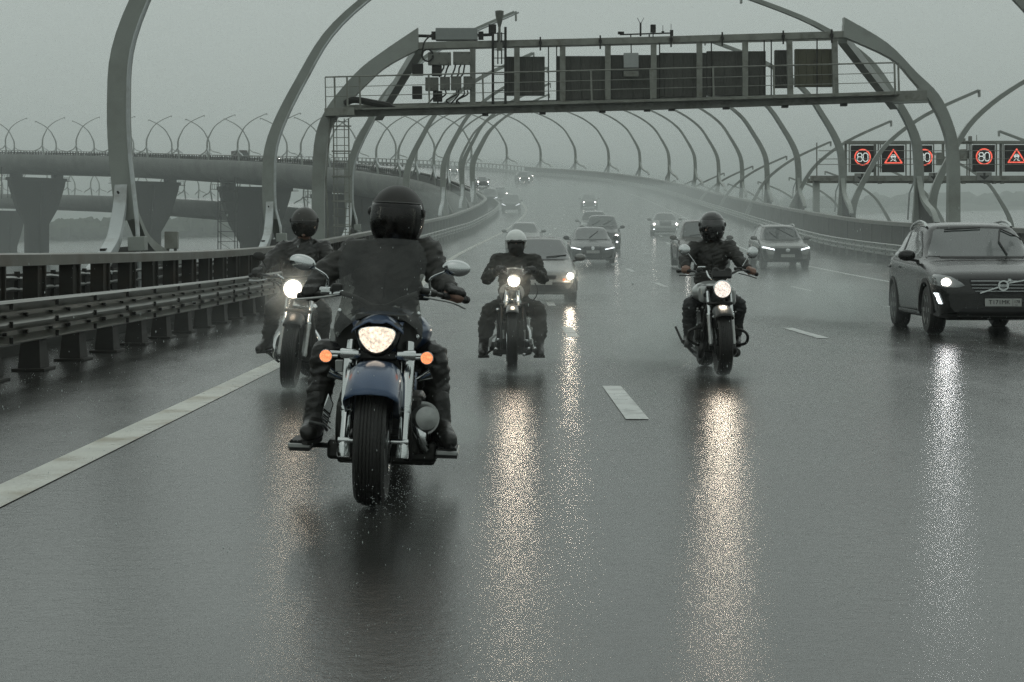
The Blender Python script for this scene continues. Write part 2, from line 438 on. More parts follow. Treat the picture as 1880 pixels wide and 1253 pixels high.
def road_material():
    m = bpy.data.materials.new('wet_asphalt'); m.use_nodes = True
    nt = m.node_tree; b = nt.nodes['Principled BSDF']
    L = nt.links.new
    tcn = nt.nodes.new("ShaderNodeTexCoord")
    def mapn(sc_):
        mp = nt.nodes.new("ShaderNodeMapping"); mp.inputs['Scale'].default_value = sc_; L(tcn.outputs['Object'], mp.inputs[0]); return mp
    def nz(mp, s, d=5, ro=.6):
        n = nt.nodes.new("ShaderNodeTexNoise"); n.inputs['Scale'].default_value = s; n.inputs['Detail'].default_value = d
        n.inputs['Roughness'].default_value = ro; L(mp.outputs[0], n.inputs['Vector']); return n
    iso = mapn((1, 1, 1)); lng = mapn((1, .07, 1)); mid = mapn((1, .35, 1))
    # colour: asphalt with lanes of wear and fine stone
    c1 = nz(mid, .9, 6, .65); c2 = nz(iso, 55, 3, .8); c3 = nz(iso, .7, 6)
    r1 = nt.nodes.new("ShaderNodeValToRGB")
    r1.color_ramp.elements[0].color = (.012, .012, .011, 1); r1.color_ramp.elements[1].color = (.060, .061, .056, 1)
    r1.color_ramp.elements[0].position = .3; r1.color_ramp.elements[1].position = .7
    ad = nt.nodes.new("ShaderNodeMath"); ad.operation = 'MULTIPLY_ADD'; ad.inputs[1].default_value = .5
    L(c2.outputs['Fac'], ad.inputs[0])
    h = nt.nodes.new("ShaderNodeMath"); h.operation = 'MULTIPLY'; h.inputs[1].default_value = .5
    L(c1.outputs['Fac'], h.inputs[0]); L(h.outputs[0], ad.inputs[2])
    L(ad.outputs[0], r1.inputs[0]); L(r1.outputs[0], b.inputs['Base Color'])
    # water film: roughness varies in long patches
    rr = nz(mid, .75, 9, .72)
    mr = nt.nodes.new("ShaderNodeMapRange"); mr.inputs['From Min'].default_value = .3; mr.inputs['From Max'].default_value = .7
    mr.inputs['To Min'].default_value = .07; mr.inputs['To Max'].default_value = .25
    L(rr.outputs['Fac'], mr.inputs['Value']); L(mr.outputs[0], b.inputs['Roughness'])
    b.inputs['Specular IOR Level'].default_value = .75
    # relief: stone texture + ripples and drop rings
    n1 = nz(iso, 42, 4, .8); n2 = nz(iso, 7, 3, .55); vo = nt.nodes.new("ShaderNodeTexVoronoi"); vo.inputs['Scale'].default_value = 16
    L(iso.outputs[0], vo.inputs['Vector'])
    b1 = nt.nodes.new("ShaderNodeBump"); b1.inputs['Strength'].default_value = .30; b1.inputs['Distance'].default_value = .006
    b2 = nt.nodes.new("ShaderNodeBump"); b2.inputs['Strength'].default_value = .06; b2.inputs['Distance'].default_value = .02
    b3 = nt.nodes.new("ShaderNodeBump"); b3.inputs['Strength'].default_value = .08; b3.inputs['Distance'].default_value = .008
    L(n1.outputs['Fac'], b1.inputs['Height']); L(n2.outputs['Fac'], b2.inputs['Height']); L(vo.outputs['Distance'], b3.inputs['Height'])
    rip = nz(mapn((5, 17, 1)), 1.0, 4, .65); b4 = nt.nodes.new("ShaderNodeBump"); b4.inputs['Strength'].default_value = .08; b4.inputs['Distance'].default_value = .012
    L(rip.outputs['Fac'], b4.inputs['Height'])
    L(b1.outputs[0], b2.inputs['Normal']); L(b2.outputs[0], b3.inputs['Normal']); L(b3.outputs[0], b4.inputs['Normal']); L(b4.outputs[0], b.inputs['Normal'])
    return m
ASPH = road_material()
MARK = mat('road_marking', (.56, .58, .56), .3, 0, .55, var=.16, vscale=3, bump=.25, bscale=40, dirt=(.17, .175, .165), dscale=3.5, rvar=.1)
MARKY = mat('stained_marking', (.50, .50, .44), .3, 0, .55, var=.2, vscale=2, bump=.25, bscale=40, dirt=(.22, .18, .095), dscale=1.6, rvar=.1)

Q0, QE = -14, MAIN.L - MAIN.s0 - 6
def deck(path_fn, q0, q1, offs, m, name, step=4.):
    mb = MB(); mb.sheet(ribbon(None, q0, q1, offs, step, path_fn)); o = mb.build(name, m, smooth=60)
    return o
rd = MB(); rd.sheet(ribbon(None, Q0, QE, [(-6.9, 0), (-5, 0), (-2.6, 0), (1, 0), (6, 0), (11.6, 0), (17.6, 0)], 3., M))
tag(rd.build('road', ASPH, smooth=60, sheet=True), kind='structure')
for p in bpy.data.objects['road'].data.polygons: pass

# bridge deck box girder below the road (wing, web, curved soffit)
for path, fn, e0, e1, q0, q1, nm in ((MAIN, M, -7.6, 18.9, Q0, QE, 'bridge_deck'), (SECOND, lambda q, t, h: SECOND.at(q, t, h), -13.2, 13.2, -30, SECOND.L - SECOND.s0 - 6, 'lower_bridge_deck')):
    w_ = e1 - e0
    offs = [(e0, -.06), (e0 - .3, -.3), (e0 - .45, -1.6), (e0 - .1, -3.4), (e0 + 1.4, -4.8), (e0 + 4.0, -5.9), (e1 - 4.0, -5.9), (e1 - 1.4, -4.8), (e1 + .1, -3.4), (e1 + .45, -1.6), (e1 + .3, -.3), (e1, -.06)]
    mb = MB(); mb.sheet(ribbon(None, q0, q1, offs, 5., fn), closev=True)
    tag(mb.build(nm, CONC, smooth=50), kind='structure')
rd2 = MB(); rd2.sheet(ribbon(SECOND, -30, SECOND.L - SECOND.s0 - 6, [(-12.6, 0), (0, 0), (12.6, 0)], 5.))
tag(rd2.build('lower_road', ASPH, smooth=60), kind='structure')

# painted lines: solid edge line, three broken lane lines, right edge line
def strip(q0, q1, u, wd, h=.005, n=None):
    return ribbon(None, q0, q1, [(u - wd / 2, h), (u + wd / 2, h)], 2.0, M)
mb = MB(); mb.sheet(strip(Q0, 230, -2.55, .24)); tag(mb.build('edge_line', MARKY, sheet=True), kind='structure')
mb = MB(); mb.sheet(strip(Q0, 300, 11.75, .2)); tag(mb.build('edge_line', MARK, sheet=True), kind='structure')
for li, (u, ph) in enumerate(((.95, 12.35), (4.5, 24.0 - 12), (8.15, 21.2))):
    mb = MB(); q = ph - 24 if li != 1 else ph + 12
    while q < 240:
        mb.sheet(strip(q, q + 3.1, u, .17)); q += 12
    tag(mb.build('lane_dashes', MARK, sheet=True), kind='structure')

# ------------------------------------------------------------------ arches
PROF = [(.42, -1.2), (.22, 1.0), (.04, 2.6), (0, 4.1), (.18, 5.4), (1.0, 7.05), (2.2, 8.8), (4.5, 10.45), (7.75, 11.85)]
ATAB = catmull([(a, b, 0) for a, b in PROF], 5)
def arch(path_at, tanf, q, t, side, dz=0., detail=0, fz=0., cut=0, nearf=1.0, name='bridge_arch', label=None, group=None, sc_=1.0, foot=True):
    """side +1: bows over towards smaller t (stands on the right), -1: the other way"""
    root = empty(name, path_at(q, t, dz), label=label, cat='arch', group=group)
    d = tanf(q); d.z = 0; d.normalize()
    right = V((d.y, -d.x, 0)); inw = right * -side
    up = TILT; inw = (inw - up * inw.dot(up)).normalized(); al = up.cross(inw)
    mb = MB(); rows = []
    K = len(ATAB)
    i_first = 0
    for i, p in enumerate(ATAB):
        a = ATAB[max(i - 1, 0)]; b = ATAB[min(i + 1, K - 1)]
        if cut and p.y < cut: continue
        tg = (b - a); tg.normalize(); nrm = V((tg.y, -tg.x))   # in (u,v) plane, pointing inward
        f = i / (K - 1)
        th = (.155 + .045 * math.sin(min(f * 1.5, 1) * math.pi)) * (1 - .45 * max(0, f - .45) / .55)
        dp = .125 * (1 - .25 * f)
        c = V((p.x, p.y)) * sc_
        def P(su, sa): 
            uv = c + nrm * th * su
            return inw * uv.x + up * uv.y + al * dp * sa
        rows.append([P(-1, -1), P(1, -1), P(1, 1), P(-1, 1)])
    mb.sheet(rows, closev=True)
    mb.f += [(0, 1, 2, 3)]; mb.m += [0]
    n = len(mb.v); mb.f += [(n - 4, n - 3, n - 2, n - 1)]; mb.m += [0]
    # tip: short plate dropped from the end
    tp = ATAB[-1] * sc_; tpos = inw * tp.x + up * tp.y
    mb.box(tpos + inw * .05 - up * .16, (.09, .3, .42), rot=Matrix((inw, al, up)).transposed())
    mb.build('rib', STEEL, root, smooth=50)
    if foot:
        for sgn in (-1, 1):
            cv = [V((p_.x * (nearf if sgn < 0 else (1.9 if nearf == 1.0 else 1.0)), p_.y + fz, 0)) for p_ in catmull([(.10, 3.5, 0), (.26, 3.15, 0), (.55, 2.8, 0), (.95, 2.46, 0), (1.8, 2.16, 0), (2.7, 1.9, 0), (3.4, 1.4, 0)], 4)]
            fb = MB(); rr = []
            for i, p in enumerate(cv):
                a = cv[max(i - 1, 0)]; b = cv[min(i + 1, len(cv) - 1)]
                tg = (b - a).normalized(); nn = V((tg.y, -tg.x, 0))
                off = .05 + .28 * i / len(cv) * (1 if i < len(cv) - 4 else .4)
                o1 = al * sgn * p.x + up * p.y; o2 = al * sgn * (p.x + nn.x * off) + up * (p.y + nn.y * off)
                rr.append([o1 - inw * .1, o1 + inw * .13, o2 + inw * .13, o2 - inw * .1])
            fb.sheet(rr, closev=True)
            fb.build('foot_flare', STEEL_LIT if sgn < 0 else STEEL, root, smooth=50)  # one flare takes the paler copy, standing for light falling on it
        if detail:
            sb = MB(); up_f = up * fz
            sb.tube([up_f + inw * .42 + al * -.6 + up * 1.5, up_f + inw * .36 + al * -.42 + up * 2.7] + [inw * (p.x * sc_ + .19) + up * p.y * sc_ - al * .10 for p in ATAB if p.y > 3.0], .04, 8)
            sb.build('strut_and_lit_edge', STEEL_LIT, root)  # strut at the foot; its run up the rib imitates the lighter side face
            if detail == 1: jb = MB(); jb.box(up_f + inw * .42 + al * -.7 + up * 2.36, (.3, .3, .26), rot=Matrix((inw, al, up)).transposed()); jb.build('junction_box', STEEL, root, bevel=.01)
            if detail == 1:
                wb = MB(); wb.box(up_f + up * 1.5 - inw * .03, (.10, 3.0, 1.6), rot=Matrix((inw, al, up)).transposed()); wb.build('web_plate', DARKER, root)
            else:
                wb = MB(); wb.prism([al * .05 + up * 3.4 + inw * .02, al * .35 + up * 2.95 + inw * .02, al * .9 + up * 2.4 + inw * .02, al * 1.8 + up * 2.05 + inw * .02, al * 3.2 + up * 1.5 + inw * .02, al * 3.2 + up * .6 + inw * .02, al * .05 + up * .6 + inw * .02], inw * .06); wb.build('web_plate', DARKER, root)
            bt = MB()
            bt.cyl(up_f - al * .27 + up * 3.3, up_f - al * .33 + up * 3.32, .022, n=6)
            bt.build('bolt', DARKER, root)
    return root
_on = 'first second third fourth fifth sixth seventh eighth ninth tenth eleventh twelfth thirteenth fourteenth fifteenth sixteenth seventeenth eighteenth nineteenth'.split()
_tn = {2: 'twent', 3: 'thirt', 4: 'fort'}
ordn = _on + [_tn[a] + ('ieth' if b == 0 else 'y-' + _on[b - 1]) for a in (2, 3, 4) for b in range(10)]
def nth(i): return ordn[i]
LQ = [31.3, 51.8, 76.0] + [76 + 22.5 * i for i in range(1, 26)]
for i, q in enumerate(LQ):
    if i == 0: lb = 'nearest tall grey steel arch, its light-facing curved foot behind the left parapet'
    elif i == 1: lb = 'grey steel arch behind the leftmost rider, second along the left parapet'
    else: lb = '%s grey steel arch along the left parapet, counted from the nearest' % nth(i)
    if q > QE - 3: break
    arch(M, MAIN.tan, q, -7.1 if i == 0 else -7.2, -1, (-.2 if i == 0 else -1.0) if q < 120 else -.4, 1 if i < 3 else 0, fz=-.8 if i == 0 else 0, cut=(1.9 if i == 0 else 2.7) if i < 3 else 0, label=lb, group='arches along the left parapet', foot=True)
RQ = [31.0, 53.5] + [76 + 22.5 * i for i in range(0, 26)]
for i, q in enumerate(RQ):
    if q > QE - 3: break
    lb = 'tall grey steel arch at the top right corner bowing over the road' if i == 0 else '%s grey steel arch along the right parapet, bowing left over the traffic' % nth(i)
    arch(M, MAIN.tan, q, 18.55, 1, .2, 2 if 1 < i < 6 else 0, nearf=.2 if i < 7 else 1.0, label=lb, group='arches along the right parapet')
# arches of the lower carriageway
SQ = [57, 79.5, 98] + [98 + 22.5 * i for i in range(1, 36)]
S_at = lambda q, t, h=0.: SECOND.at(q, t, h)
for i, q in enumerate(SQ):
    if q > SECOND.L - SECOND.s0 - 8: break
    arch(S_at, SECOND.tan, q, -11.6, -1, 0, 0, label='%s grey arch bowing right over the lower carriageway, on its inner side' % nth(i), group='inner arches of the lower carriageway', foot=(i > 7), sc_=.97)
    if i > 2:
        arch(S_at, SECOND.tan, q + 4, 12.4, 1, 0, 0, label='%s grey arch bowing left over the lower carriageway, on its outer side' % nth(i - 3), group='outer arches of the lower carriageway', sc_=.97)

# ------------------------------------------------------------------ barriers
def rail_profile(fn, q0, q1, pts, step=2.):
    n = int((q1 - q0) / step); rows = [[fn(q0 + (q1 - q0) * i / n, u, h) for u, h in pts] for i in range(n + 1)]
    return rows
def thrie(u, face, z0, z1):
    """three-ridge guard rail profile; face=+1 looks to +u"""
    H = z1 - z0; pts = []
    base = [(.02, 0), (.07, .01), (.105, .04), (.105, .075), (.03, .17), (.0, .20), (.0, .30), (.02, .34), (.105, .44), (.115, .475), (.105, .51), (.03, .60), (0, .63), (0, .73), (.02, .77), (.105, .90), (.115, .94), (.09, .985), (.05, 1.0), (.0, .985)]
    for a, b in base: pts.append((u + face * a, z0 + b * H))
    for a, b in reversed(base): pts.append((u + face * (a - .012), z0 + b * H))
    return pts
def guard_rail(name, label, u, face, q0, q1, z0, z1, sp, posts_parts, rm=None):
    root = empty(name, M(q0, u), label=label, cat='guard rail'); inv = root.location.copy()
    fn = lambda q, uu, h: M(q, uu, h) - inv
    mb = MB(); mb.sheet(rail_profile(fn, q0, q1, thrie(u, face, z0, z1)), closev=True)
    mb.build('rail', rm or GALV, root, smooth=35)
    # lap joints and bolts
    jb = MB(); q = q0 + .6
    while q < min(q1, q0 + 130):
        for a, b in ((.12, .6), (.47, .6), (.87, .6)):
            jb.bar(fn(q, u + face * .118, z0 + (z1 - z0) * a - .03), fn(q, u + face * .118, z0 + (z1 - z0) * a + .03), .035, .012)
        for a in (.24, .63):
            jb.cyl(fn(q + sp / 2, u + face * .0, z0 + (z1 - z0) * a), fn(q + sp / 2, u + face * .045, z0 + (z1 - z0) * a), .024, n=6)
            jb.cyl(fn(q + .12, u + face * .0, z0 + (z1 - z0) * a), fn(q + .12, u + face * .04, z0 + (z1 - z0) * a), .018, n=6)
        q += sp
    o = jb.build('joint', DARKER, root); o['kind'] = 'stuff'
    q = q0 + sp * .4; k = 0; far = MB()
    while q < q1:
        p = MB() if k < posts_parts else far
        ctr = fn(q, u - face * .14, 0)
        d = MAIN.tan(q); Rm = Matrix((V((d.y, -d.x, 0)), d, V((0, 0, 1)))).transposed()
        p.box(ctr + V((0, 0, z1 * .48)), (.12, .14, z1 * .96), rot=Rm)
        p.box(ctr + V((0, 0, (z0 + .1) / 2)), (.24, .36, z0 + .1), rot=Rm, taper=.72)
        p.box(ctr + V((0, 0, .015)), (.34, .46, .03), rot=Rm)
        p.box(ctr + Rm @ V((face * .09, 0, (z0 + z1) / 2)), (.08, .1, (z1 - z0) * .7), rot=Rm)
        if k < posts_parts: p.build('post', DARKER, root, bevel=.006)
        q += sp; k += 1
    if far.v:
        o = far.build('post', GALVD, root); o['kind'] = 'stuff'
    return root
guard_rail('guard_rail', 'low three-ridged steel guard rail beside the left edge of the road', -4.82, 1, 4, QE - 10, .34, .77, 1.62, 40)
guard_rail('guard_rail', 'low ribbed steel guard rail along the right shoulder, in front of the slatted parapet', 15.6, -1, 20, QE - 10, .32, .80, 2.2, 25, GALVL)

def parapet(name, label, u, q0, q1, hb, ht, face, slats, parts, sp=1.77, hf=None):
    root = empty(name, M(q0, u), label=label, cat='parapet'); inv = root.location.copy()
    fn = lambda q, uu, h: M(q, uu, h) - inv
    mb = MB(); w_ = .16
    mb.sheet(rail_profile(fn, q0, q1, [(u - w_, hb), (u + w_, hb), (u + w_, ht), (u + w_ * .6, ht + .02), (u - w_ * .6, ht + .02), (u - w_, ht)], 3.), closev=True)
    mb.build('handrail', BEAMM, root, smooth=30)
    kb = MB(); kb.sheet(rail_profile(fn, q0, q1, [(u - .45, -.2), (u + .3, -.2), (u + .3, .12), (u - .45, .12)], 3.), closev=True)
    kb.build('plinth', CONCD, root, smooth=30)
    q = q0 + .5; k = 0; far = MB()
    while q < q1:
        p = MB() if k < parts else far
        d = MAIN.tan(q); Rm = Matrix((V((d.y, -d.x, 0)), d, V((0, 0, 1)))).transposed()
        c = fn(q, u, 0)
        p.box(c + V((0, 0, (hb + .1) / 2)), (.2, .26 if not slats else .14, hb - .1), rot=Rm)
        if not slats: p.box(c + Rm @ V((face * .12, .1, (hb + .1) / 2)), (.05, .05, hb - .1), rot=Rm)
        if k < parts: p.build('post', GALVD, root, bevel=.006)
        q += sp; k += 1
    if far.v:
        o = far.build('post', GALVD, root); o['kind'] = 'stuff'
    if slats:
        sb = MB(); q = q0
        while q < min(q1, 330):
            st = .55 if q < 170 else 1.0
            d = MAIN.tan(q); Rm = Matrix((V((d.y, -d.x, 0)), d, V((0, 0, 1)))).transposed()
            sb.box(fn(q, u - .02, 0) + V((0, 0, hb / 2 + .05)), (.05, st * .72, hb * .96), rot=Rm @ Matrix.Rotation(R(12), 3, 'Z')); q += st
        o = sb.build('slat', mat('parapet_slat', (.040, .037, .029), .6, 0, .25, var=.35, vscale=1.7, dirt=(.05, .045, .035), dscale=.8), root); o['kind'] = 'stuff'
    else:
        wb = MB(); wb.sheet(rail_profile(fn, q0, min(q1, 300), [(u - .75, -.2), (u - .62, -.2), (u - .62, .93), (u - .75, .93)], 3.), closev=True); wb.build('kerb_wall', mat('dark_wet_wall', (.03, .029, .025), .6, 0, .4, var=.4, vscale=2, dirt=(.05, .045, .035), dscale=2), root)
        for hh, jj in ((.40, .0), (.56, .02), (.72, 0), (.88, .01)):
            cb = MB(); n = int((min(q1, 260) - q0) / .6)
            cb.tube([fn(q0 + i * .6, u - .42 + .02 * rnd.random(), hh + .016 * math.sin(i * 1.9 + jj * 90) ) for i in range(n)], .028, 5)
            cb.build('cable', ALU, root)
        bb = MB(); q = q0
        while q < 140:
            bb.box(fn(q, u - .42, .62), (.05, .1, .7), rot=None); q += .9
        o = bb.build('cable_bracket', DARKER, root); o['kind'] = 'stuff'
    return root
parapet('bridge_parapet', 'left bridge parapet with broad steel handrail, posts and cables', -6.2, 2, QE - 10, 1.06, 1.2, 1, False, 40)
parapet('bridge_parapet', 'right bridge parapet with slatted panels under a pale handrail', 17.25, 20, QE - 10, 1.44, 1.6, -1, True, 30, sp=2.4)
# small marker cabinet behind the left parapet
cb = MB(); cb.box((-7.0, 35, 1.5), (.26, .2, .36)); cb.box((-7.08, 35, .6), (.06, .06, 1.6)); cb.box((-6.92, 35, .6), (.06, .06, 1.6))
tag(cb.build('cable_cabinet', DARKST, bevel=.01), 'small grey cabinet on two legs behind the left parapet', 'cabinet')

# ------------------------------------------------------------------ piers
def pier(path, fn, q, t0, label, grp, ztop=-5.2, w_top=19, w_bot=9):
    base = fn(q, t0, 0); d = path.tan(q); right = V((d.y, -d.x, 0))
    root = empty('bridge_pier', base, label=label, cat='pier', group=grp)
    zb = -14 - (base.x * -.0283) - base.z - .02136 * 0
    mb = MB(); rows = []
    for h, wd, dp in ((ztop, w_top, 3.4), (ztop - 1.6, w_top * .97, 3.4), (ztop - 9, w_top * .72, 3.0), (ztop - 14, w_bot * 1.08, 2.8), (min(zb, ztop - 17), w_bot, 2.8)):
        rows.append([right * x * wd / 2 + d * y * dp / 2 + V((0, 0, h)) for x, y in ((-1, -.7), (-.8, -1), (-.15, -1), (-.12, -.6), (.12, -.6), (.15, -1), (.8, -1), (1, -.7), (1, .7), (.8, 1), (-.8, 1), (-1, .7))])
    mb.sheet(rows, closev=True); n = len(mb.v)
    mb.f += [tuple(range(12)), tuple(range(n - 12, n))]; mb.m += [0, 0]
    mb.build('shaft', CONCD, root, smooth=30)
    cp = MB(); Rm = Matrix((right, d, V((0, 0, 1)))).transposed()
    cp.box(V((0, 0, ztop + .5)), (w_top * 1.02, 3.8, 1.0), rot=Rm)
    for x in (-.38, .38): cp.box(right * w_top * x + V((0, 0, ztop + 1.6)), (3.0, 2.6, 1.5), rot=Rm)
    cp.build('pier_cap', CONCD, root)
    rl = MB()
    for x in (-1, 1):
        for k in range(4):
            c = right * x * (w_top / 2 + .4 + k * .6); rl.bar(c + V((0, 0, ztop + .2)), c + V((0, 0, ztop + 1.5)), .08, .08)
        rl.bar(right * x * (w_top / 2) + V((0, 0, ztop + 1.5)), right * x * (w_top / 2 + 2.4) + V((0, 0, ztop + 1.5)), .08, .08)
        rl.bar(right * x * (w_top / 2) + V((0, 0, ztop + .2)), right * x * (w_top / 2 + 2.4) + V((0, 0, ztop + .2)), 1.6, .12)
    build_split(rl, 'access_platform', DARKER, root)
def q_for_px(fn, px, q0, q1, u):
    best = min(np.arange(q0, q1, 1.0), key=lambda q: abs(VPX + fn(q, u, 0).x / fn(q, u, 0).y * FPX - px))
    return float(best)
for i, px in enumerate((-140, 67, 272, 470, 650, 790)):
    pier(MAIN, M, q_for_px(M, px, 290, QE - 6, 5.4), 5.4, '%s concrete pier from the left under the high viaduct' % nth(i), 'piers of the high viaduct', ztop=-8.0, w_top=20, w_bot=7.5)
for i, px in enumerate((15, 560, 760)):
    pier(SECOND, S_at, q_for_px(S_at, px, 330, SECOND.L - SECOND.s0 - 8, 0), 0, '%s concrete pier from the left under the lower viaduct' % nth(i), 'piers of the lower viaduct', ztop=-7.8, w_top=15, w_bot=7)
# scaffold towers under the viaducts
for i, (q, u) in enumerate(((430, -12), (596, -10), (640, 20))):
    if q > QE: continue
    b = M(q, u, -5); root = empty('scaffold_tower', b, label=('scaffold tower of dark tubes under the viaduct beside its hazy pier', 'scaffold tower hanging under the viaduct between two piers', 'scaffold tower farthest left under the viaduct')[i], cat='scaffold')
    fr = MB(); br = MB(); Hh = 26 if i == 0 else 9
    for x in (-2, 2):
        for y in (-2, 2): fr.bar(V((x, y, 1)), V((x, y, -Hh)), .22, .22)
    for k in range(int(Hh / 2.4)):
        z = -k * 2.4
        for x in (-2, 2): br.bar(V((x, -2, z)), V((x, 2, z)), .12, .12)
        for y in (-2, 2): br.bar(V((-2, y, z)), V((2, y, z)), .12, .12)
        br.bar(V((-2, -2, z)), V((2, -2, z - 2.4)), .1, .1)
    build_split(fr, 'upright', DARKER, root); build_split(br, 'brace', DARKER, root)

# ------------------------------------------------------------------ sign gantry over the road
DG = 66.0; PG = FPX / DG
def g(px, py, dy=0.):
    k = FPX / (DG + dy); return V(((px - VPX) / k, dy, CAMH - (py - VPY) / k))
gan = empty('sign_gantry', (0, DG, 0), label='large grey steel gantry spanning the road, its sign panels seen from behind', cat='gantry')
def colm(outer, inner, nm='arched_leg'):
    o_ = catmull([g(*p) for p in outer], 4); i_ = catmull([g(*p) for p in inner], 4)
    n = min(len(o_), len(i_)); rows = []
    for a, b in zip(o_[:n], i_[:n]): rows.append([a + V((0, -.2, 0)), b + V((0, -.2, 0)), b + V((0, .2, 0)), a + V((0, .2, 0))])
    mb = MB(); mb.sheet(rows, closev=True); k = len(mb.v); mb.f += [(0, 1, 2, 3), (k - 4, k - 3, k - 2, k - 1)]; mb.m += [0, 0]
    return mb.build(nm, STEEL, gan, smooth=40)
colm([(573, 520), (573, 400), (574, 327), (580, 250), (603, 196), (655, 134), (700, 98), (768, 52)], [(597, 520), (596, 400), (597, 327), (604, 250), (630, 203), (676, 153), (712, 122), (768, 92)])
colm([(1761, 520), (1761, 398), (1759, 282), (1746, 224), (1721, 174), (1681, 134), (1627, 80), (1548, 33)], [(1738, 520), (1739, 401), (1739, 282), (1728, 231), (1706, 188), (1672, 146), (1634, 108), (1549, 69)])
gs = MB(); gs.prism([g(712, 122, -.19), g(735, 92, -.19), g(768, 91, -.19), g(768, 62, -.19), g(725, 88, -.19)], (0, .38, 0))
gs.prism([g(1549, 69, -.19), g(1583, 70, -.19), g(1640, 110, -.19), g(1620, 80, -.19), g(1549, 45, -.19)], (0, .38, 0))
gs.prism([g(1630, 180, -.19), g(1672, 178, -.19), g(1686, 168, -.19), g(1690, 156, -.19), g(1706, 188, -.19), g(1640, 190, -.19)], (0, .38, 0))
build_split(gs, 'gusset', STEEL, gan)
bm_ = MB()
def beam(pts, th, dep, dy=0., m=0):
    for a, b in zip(pts, pts[1:]): bm_.bar(g(*a, dy), g(*b, dy), dep, th, up=(0, 0, 1))
beam([(632, 205.5), (1199, 192.5), (1700, 176)], .40, .42)
bm_.build('lower_beam', DARKST, gan, bevel=.015)
bm_ = MB(); beam([(766, 85), (1199, 74.5), (1552, 64)], .26, .3); bm_.build('upper_beam', DARKST, gan, bevel=.01)
bm_ = MB(); beam([(640, 200), (1660, 176)], .3, .2, 1.5); beam([(766, 88), (1552, 69)], .2, .2, 1.5)
for px in (770, 868, 949, 1033, 1116, 1200, 1284, 1368, 1451, 1534): bm_.bar(g(px, 197 - (px - 650) * .021, 0.1), g(px, 197 - (px - 650) * .021, 1.6), .12, .12)
bm_.build('rear_beam', DARKST, gan)
def yb(px): return 205 - (px - 640) * .0275
def yt(px): return 85 - (px - 770) * .0262
for px in (868, 949, 1033, 1116, 1200, 1284, 1368, 1451, 1534):
    pb = MB(); pb.bar(g(px, yb(px) - 8, -.02), g(px + (-2 if px > 1400 else 0), yt(px) + 5, -.02), .22, .16, up=(0, 1, 0)); pb.build('post', DARKST, gan, bevel=.008)
# braces from beam ends down to the next arch
br = MB(); br.bar(g(769, 92, .3), V(((695 - VPX) / (FPX / 75.6), 9.4, CAMH - (215 - VPY) / (FPX / 75.6))), .36, .36); br.bar(g(1547, 72, .3), V(((1640 - VPX) / (FPX / 75.6), 9.4, CAMH - (195 - VPY) / (FPX / 75.6))), .36, .36)
build_split(br, 'brace', STEEL, gan)
# catwalk railing toward the traffic
def yr(px): return 142 - (px - 597) * .0254
rl = MB()
for f_, r_ in ((0, .032), (.3, .016), (.58, .016), (.0, .0)):
    if r_: rl.tube([g(px, yr(px) + f_ * 62, -.75) for px in (597, 900, 1200, 1642)], r_, 6)
for px in (597, 614, 637, 660, 787, 886, 1085, 1194, 1309, 1420, 1530, 1642, 1649):
    rl.bar(g(px, yr(px), -.75), g(px + 1.5, yb(px) - 4 if px > 640 else 215, -.75), .07 if px not in (597,) else .04, .05)
rl.build('railing', DARKST, gan)
cw = MB(); cw.bar(g(600, yb(600) - 3, -.45), g(1650, yb(1650) - 3, -.45), .55, .06, up=(0, 0, 1)); cw.bar(g(598, 208, -.5), g(652, 206, -.5), .9, .3, up=(0, 0, 1))
cw.build('catwalk', DARKST, gan)
for px in (891, 996, 1106, 1188, 1233, 1333, 1441, 1549):
    fb = MB(); fb.box(g(px, yb(px) + 12, 0), (.24, .3, .14)); fb.build('floodlight', DARKER, gan)
# sign panel backs
for (x0, y0, x1, y1, m_) in ((929, 105, 1000, 176, 0), (1022, 104, 1112, 184, 0), (1113, 102, 1210, 182, 0), (1211, 98, 1296, 179, 0), (1297, 95, 1405, 176, 0), (1422, 93, 1450, 162, 0), (1459, 91, 1528, 160, 1)):
    pb = MB(); a = g(x0, y0, .45); b = g(x1, y1, .45)
    pb.box((a + b) / 2, (b.x - a.x, .28, a.z - b.z), mi=0)
    for k in range(5): pb.box(V((a.x + (b.x - a.x) * (k + .5) / 5, (a.y) - .16, (a.z + b.z) / 2)), (.03, .04, (a.z - b.z) * .96))
    pb.build('sign_panel', [PANEL if not m_ else mat('olive_cabinet', (.10, .098, .06), .55, 0, .4, var=.15, vscale=3, dirt=(.07, .065, .045), dscale=3)], gan, bevel=.01)
# thin hanging rods and clamps
rb = MB()
for px in (1007, 1022, 1211, 1306, 1403, 1416, 1500): rb.bar(g(px, yt(px) + 5, .1), g(px, yb(px) - 8, .1), .045, .045)
for px in (992, 1102, 1232, 1326, 1438, 1527): rb.bar(g(px, yt(px) - 11, -.2), g(px, yt(px) + 14, -.2), .06, .05); rb.box(g(px, yt(px), -.2), (.12, .1, .12))
build_split(rb, 'hanger_rod', DARKER, gan)
pl = MB(); a = g(1145, 98, -.1); b = g(1172, 125, -.1); pl.box((a + b) / 2, (b.x - a.x, .2, a.z - b.z)); pl.build('white_cabinet', mat('pale_cabinet', (.34, .36, .35), .5, 0, .5, var=.06), gan, bevel=.01)
pl = MB(); a = g(1145, 131, -.1); b = g(1172, 141, -.1); pl.box((a + b) / 2, (b.x - a.x, .2, a.z - b.z)); pl.build('grey_cabinet', DARKST, gan)
CAB = mat('grey_cabinet_paint', (.155, .16, .14), .5, 0, .5, var=.1, vscale=2, dirt=(.11, .11, .095), dscale=3)
